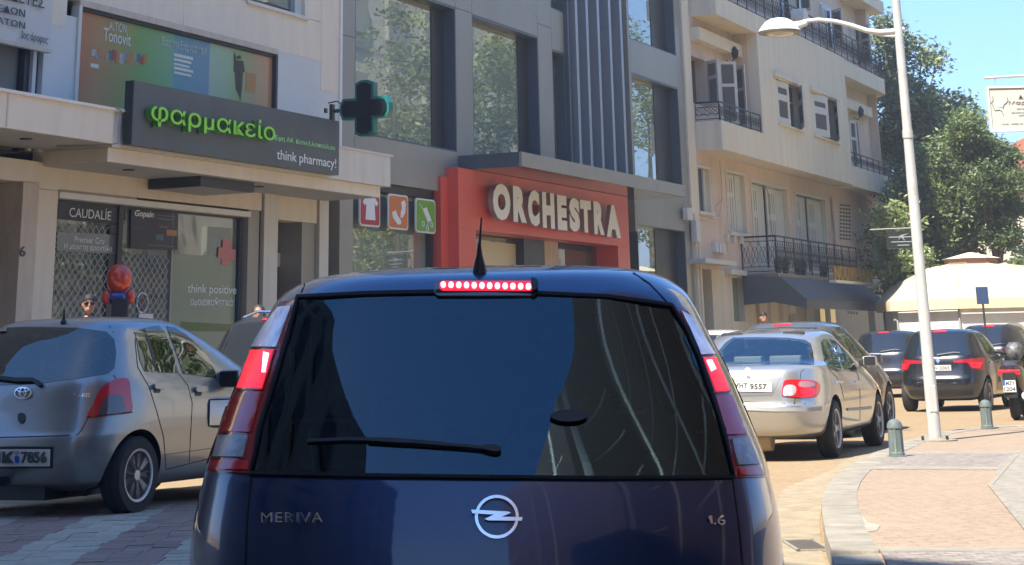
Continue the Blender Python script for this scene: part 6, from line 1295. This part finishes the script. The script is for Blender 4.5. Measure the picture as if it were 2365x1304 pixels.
# ------------------------------------------------------------ people
def person(x,y,z,h,rz,label,hair='short',cloth=M_cloth,glasses=False,head=True):
    """standing figure grown with a skin modifier"""
    e=empty('person',(x,y,z),rz,label,'person'); k=h/1.78
    J=[((0,0,.98),.15),((0,0,1.18),.13),((0,0,1.38),.15),((0,0,1.47),.07),((0,-.01,1.55),.055),
       ((.09,0,.92),.10),((.10,-.02,.50),.065),((.10,.02,.10),.05),((.11,-.14,.03),.04),((-.09,0,.92),.10),((-.12,.0,.50),.065),((-.13,.03,.10),.05),((-.14,-.13,.03),.04),
       ((.20,0,1.42),.06),((.26,.02,1.15),.045),((.27,-.06,.90),.035),((-.20,0,1.42),.06),((-.27,.02,1.15),.045),((-.26,-.08,.90),.035)]
    E_=[(0,1),(1,2),(2,3),(3,4),(0,5),(5,6),(6,7),(7,8),(0,9),(9,10),(10,11),(11,12),(2,13),(13,14),(14,15),(2,16),(16,17),(17,18)]
    me=bpy.data.meshes.new('body'); me.from_pydata([tuple(c*k for c in j[0]) for j in J],E_,[]); o=bpy.data.objects.new('body',me); COL.objects.link(o); o.parent=e
    md=o.modifiers.new('s','SKIN'); 
    if not me.skin_vertices: 
        bm=bmesh.new(); bm.from_mesh(me); bm.verts.layers.skin.verify(); bm.to_mesh(me); bm.free()
    for i,(p_,r) in enumerate(J): me.skin_vertices[0].data[i].radius=(r*k,r*k*.8)
    me.skin_vertices[0].data[0].use_root=True
    o.modifiers.new('u','SUBSURF').levels=2
    dg=bpy.context.evaluated_depsgraph_get(); dg.update(); nm=bpy.data.meshes.new_from_object(o.evaluated_get(dg)); o.modifiers.clear(); o.data=nm; nm.materials.clear(); nm.materials.append(cloth); nm.materials.append(M_skin)
    for p_ in nm.polygons: p_.use_smooth=True; p_.material_index=1 if p_.center.z>1.47*k or (abs(p_.center.x)>.22 and p_.center.z<.97*k) else 0
    hd_=bpy.data.objects.new('head',None); COL.objects.link(hd_); hd_.parent=e; hd_.location=(0,-.02,1.66*k)
    m=MB(); m.ell((0,0,.0),(.076,.096,.115),20,14).ell((0,-.03,-.055),(.058,.07,.06),14,8).ell((0,-.102,-.015),(.014,.022,.026),8,6).ell((.078,.0,-.01),(.012,.022,.032),8,6).ell((-.078,.0,-.01),(.012,.022,.032),8,6); m.build('face',M_skin,hd_,smooth=True)
    MB().ell((0,-.088,-.062),(.026,.012,.007),8,6).build('mouth',mat('lips',(.28,.10,.08),.5),hd_,smooth=True)
    if hair=='short': MB().ell((0,.012,.052),(.084,.102,.084),18,10).build('hair',M_hair,hd_,smooth=True); MB().box(-.05,.05,-.094,-.08,.028,.036).build('eyebrows',M_hair,hd_)
    else: MB().ell((0,.03,.03),(.098,.105,.105),18,10).ell((.07,.03,-.10),(.045,.08,.15),12,8).ell((-.07,.03,-.10),(.045,.08,.15),12,8).ell((0,.07,-.10),(.09,.05,.17),12,8).build('hair',mat('brown_hair',(.045,.025,.016),.6),hd_,smooth=True)
    if glasses: MB().ell((.034,-.090,.008),(.030,.014,.021),12,8).ell((-.034,-.090,.008),(.030,.014,.021),12,8).box(-.012,.012,-.1,-.09,.010,.018).box(.062,.07,-.09,.0,.010,.018).box(-.07,-.062,-.09,.0,.010,.018).build('sunglasses',mat('black_sunglasses',(.01,.008,.008),.1),hd_)
    else: MB().ell((.03,-.088,.012),(.013,.008,.007),8,6).ell((-.03,-.088,.012),(.013,.008,.007),8,6).build('eyes',M_hair,hd_)
    return e
q=D(206,700,25); person(q.x,q.y,.14,1.78*(q.z-.14+.05)/1.72,.25,'man in sunglasses and dark jacket standing by the pharmacy window lattice',glasses=True)
q=D(597,712,27.5); person(q.x,q.y,.14,1.76*(q.z-.14)/1.72,.1,'woman with long brown hair behind the dark car left of the blue people carrier','long',M_cloth2)
q=D(1762,728,44); person(q.x,q.y,.0,1.78*(q.z)/1.70,.3,'dark haired person beyond the silver saloon below the awning','short',M_cloth)
# balloon tied to a dark stand
q=D(275,650,27.2); bl=empty('foil_balloon',tuple(q),.2,'plain red and blue foil balloon floating in front of the lattice','balloon')
MB().ell((0,0,.04),(.175,.15,.20),24,16).build('balloon_top',mat('red_foil',(.55,.06,.03),.22,metal=.3,coat=.5),bl,smooth=True)
MB().ell((-.02,0,-.21),(.16,.11,.10),18,10).build('balloon_base',mat('blue_foil',(.03,.05,.22),.25,metal=.3,coat=.5),bl,smooth=True); 
for sg in (-1,1): MB().ell((sg*.16,-.02,-.20),(.07,.07,.10),14,8).build('balloon_lobe',mat('red_foil',(.55,.06,.03)),bl,smooth=True)
MB().tube([(0,0,-.30),(-.05,.0,-.6),(-.12,.02,-1.6)],.006,4).build('ribbon',M_white,bl)
q=D(276,740,27.0); st=empty('dark_stand',(q.x,q.y,.14),0,'narrow dark grey stand below the balloon','stand'); MB().box(-.11,.11,-.05,.05,0,D(276,690,27).z-.14).build('board',M_seat,st,bevel=.02); MB().box(-.2,.2,-.15,.15,0,.03).build('foot',M_dark,st)

# ------------------------------------------------------------ the rest of the street, outside the frame: it shades the near cars and shows in the panes
def block(name,label,fp,h,wm,bands=True,bandm=None,winm=None,fl=3.1,z0=0,roof=True,wins=True):
    pl_=MB()
    e=empty(name,(0,0,0),0,label,'building'); m=MB().prism(fp,z0,h,'z').build('wall',wm,e)
    n=len(fp); bb=MB(); ww=MB(); rl=MB()
    for i in range(n):
        a=Vector(fp[i]);b=Vector(fp[(i+1)%n]); L_=(b-a).length; d=(b-a)/L_; nn=Vector((d.y,-d.x))
        k=max(1,int(L_/3.2)); lv=int(h/fl)
        if not wins:
            for q in range(int(L_/4)+1): p0=a+d*min(q*4.+.3,L_-.4); p1=p0+d*.28; pl_.prism([tuple(p0),tuple(p1),tuple(p1+nn*.15),tuple(p0+nn*.15)],.1,h,'z')  # added pale strips out of view, only for streaks in the rear-window reflection
        for j in range(1,lv):
            z=j*fl+.6
            for q in range(k if wins else 0):
                s=(q+.5)/k*L_; p0=a+d*(s-.75); p1=a+d*(s+.75)
                ww.prism([tuple(p0-nn*.2),tuple(p1-nn*.2),tuple(p1+nn*.03),tuple(p0+nn*.03)],z,z+1.6,'z')
            if bands:
                p0=a+d*.6;p1=b-d*.6; bb.prism([tuple(p0),tuple(p1),tuple(p1+nn*1.1),tuple(p0+nn*1.1)],j*fl-.1,j*fl+.08,'z'); bb.prism([tuple(p0+nn*1.05),tuple(p1+nn*1.05),tuple(p1+nn*1.12),tuple(p0+nn*1.12)],j*fl+.0,j*fl+.75,'z')
    if ww.v: ww.build('windows',winm or M_cgo,e)
    if pl_.v: pl_.build('reflection_strips',M_white,e)
    if bb.v: bb.build('balconies',bandm or M_creamw,e)
    return e
s_=lambda pts: pts
M_dimw2=mat('dim_window2',(.10,.095,.09),.7)
block('corner_apartment_building','cream apartment building behind the camera on the left side of the street',[(-7.1,-.2),(-11.3,9.1),(-24,8),(-20,-22),(-3.1,-20),(-3.3,-4.5)][::-1],20.0,mat('dull_stone',(.36,.32,.26),.9,var=.08),winm=M_dimw2)
M_dimwin=mat('dim_window',(.14,.085,.07),.8)
block('maroon_apartment_building','maroon apartment building with cream balcony bands behind the camera on the right',[(4.0,-4),(4.2,-30),(26,-30),(26,7),(5.8,7),(5.0,-1)][::-1],23,M_maroon,wins=False,bandm=M_white)
block('end_building','pale building far behind the camera closing the street',[(-9,-48),(9,-48),(9,-60),(-9,-60)],8.5,M_creamw)
op=[(12.8,34),(12.8+.39986*52,34+.91658*52),(12.8+.39986*52+12,34+.91658*52-5),(24.8,29)]
block('opposite_building','cream building across the street outside the frame, seen in the shop windows',op,21,mat('sunlit_cream_render',(.62,.58,.48),.9,var=.06),winm=mat('pale_closed_shutter',(.33,.34,.30),.8))
def offtree(x,y,h,seed,label):
    e=empty('street_tree',(x,y,.1),0,label,'tree','street trees outside the frame'); rg=random.Random(seed); bl=[((rg.uniform(-1.3,1.3),rg.uniform(-1.3,1.3),h*rg.uniform(.35,.98)),(1.5,1.5,1.4)) for _ in range(13)]
    leafmesh('crown',bl,170,36,.11,.28,[LD,LM,LL],e,seed); MB().tube([(0,0,0),(.1,0,h*.4),(0,.1,h*.8)],[.16,.12,.05],8).build('trunk',M_bark,e,smooth=True)
for i,(x,y,h) in enumerate(((12.6,31,12),(16.5,44,12),(20.2,59,13),(22.0,65,14),(24.6,72,15),(27.2,79,15),(23.5,61,9))): offtree(x,y,h,20+i,'leafy street tree outside the frame, %s along the far pavement'%['first','second','third','fourth','fifth','sixth','seventh'][i])

# ------------------------------------------------------------ the thin bright air over the street
hz=bpy.data.materials.new('haze'); hz.use_nodes=True; t=hz.node_tree; t.nodes.remove(t.nodes['Principled BSDF']); vl=t.nodes.new('ShaderNodeVolumePrincipled'); vl.inputs['Color'].default_value=(.92,.95,1,1); vl.inputs['Density'].default_value=.0013; vl.inputs['Anisotropy'].default_value=.3
t.links.new(vl.outputs[0],t.nodes['Material Output'].inputs['Volume'])
tag(MB().box(-320,320,-70,620,-1.4,24).build('haze',hz),kind='stuff')
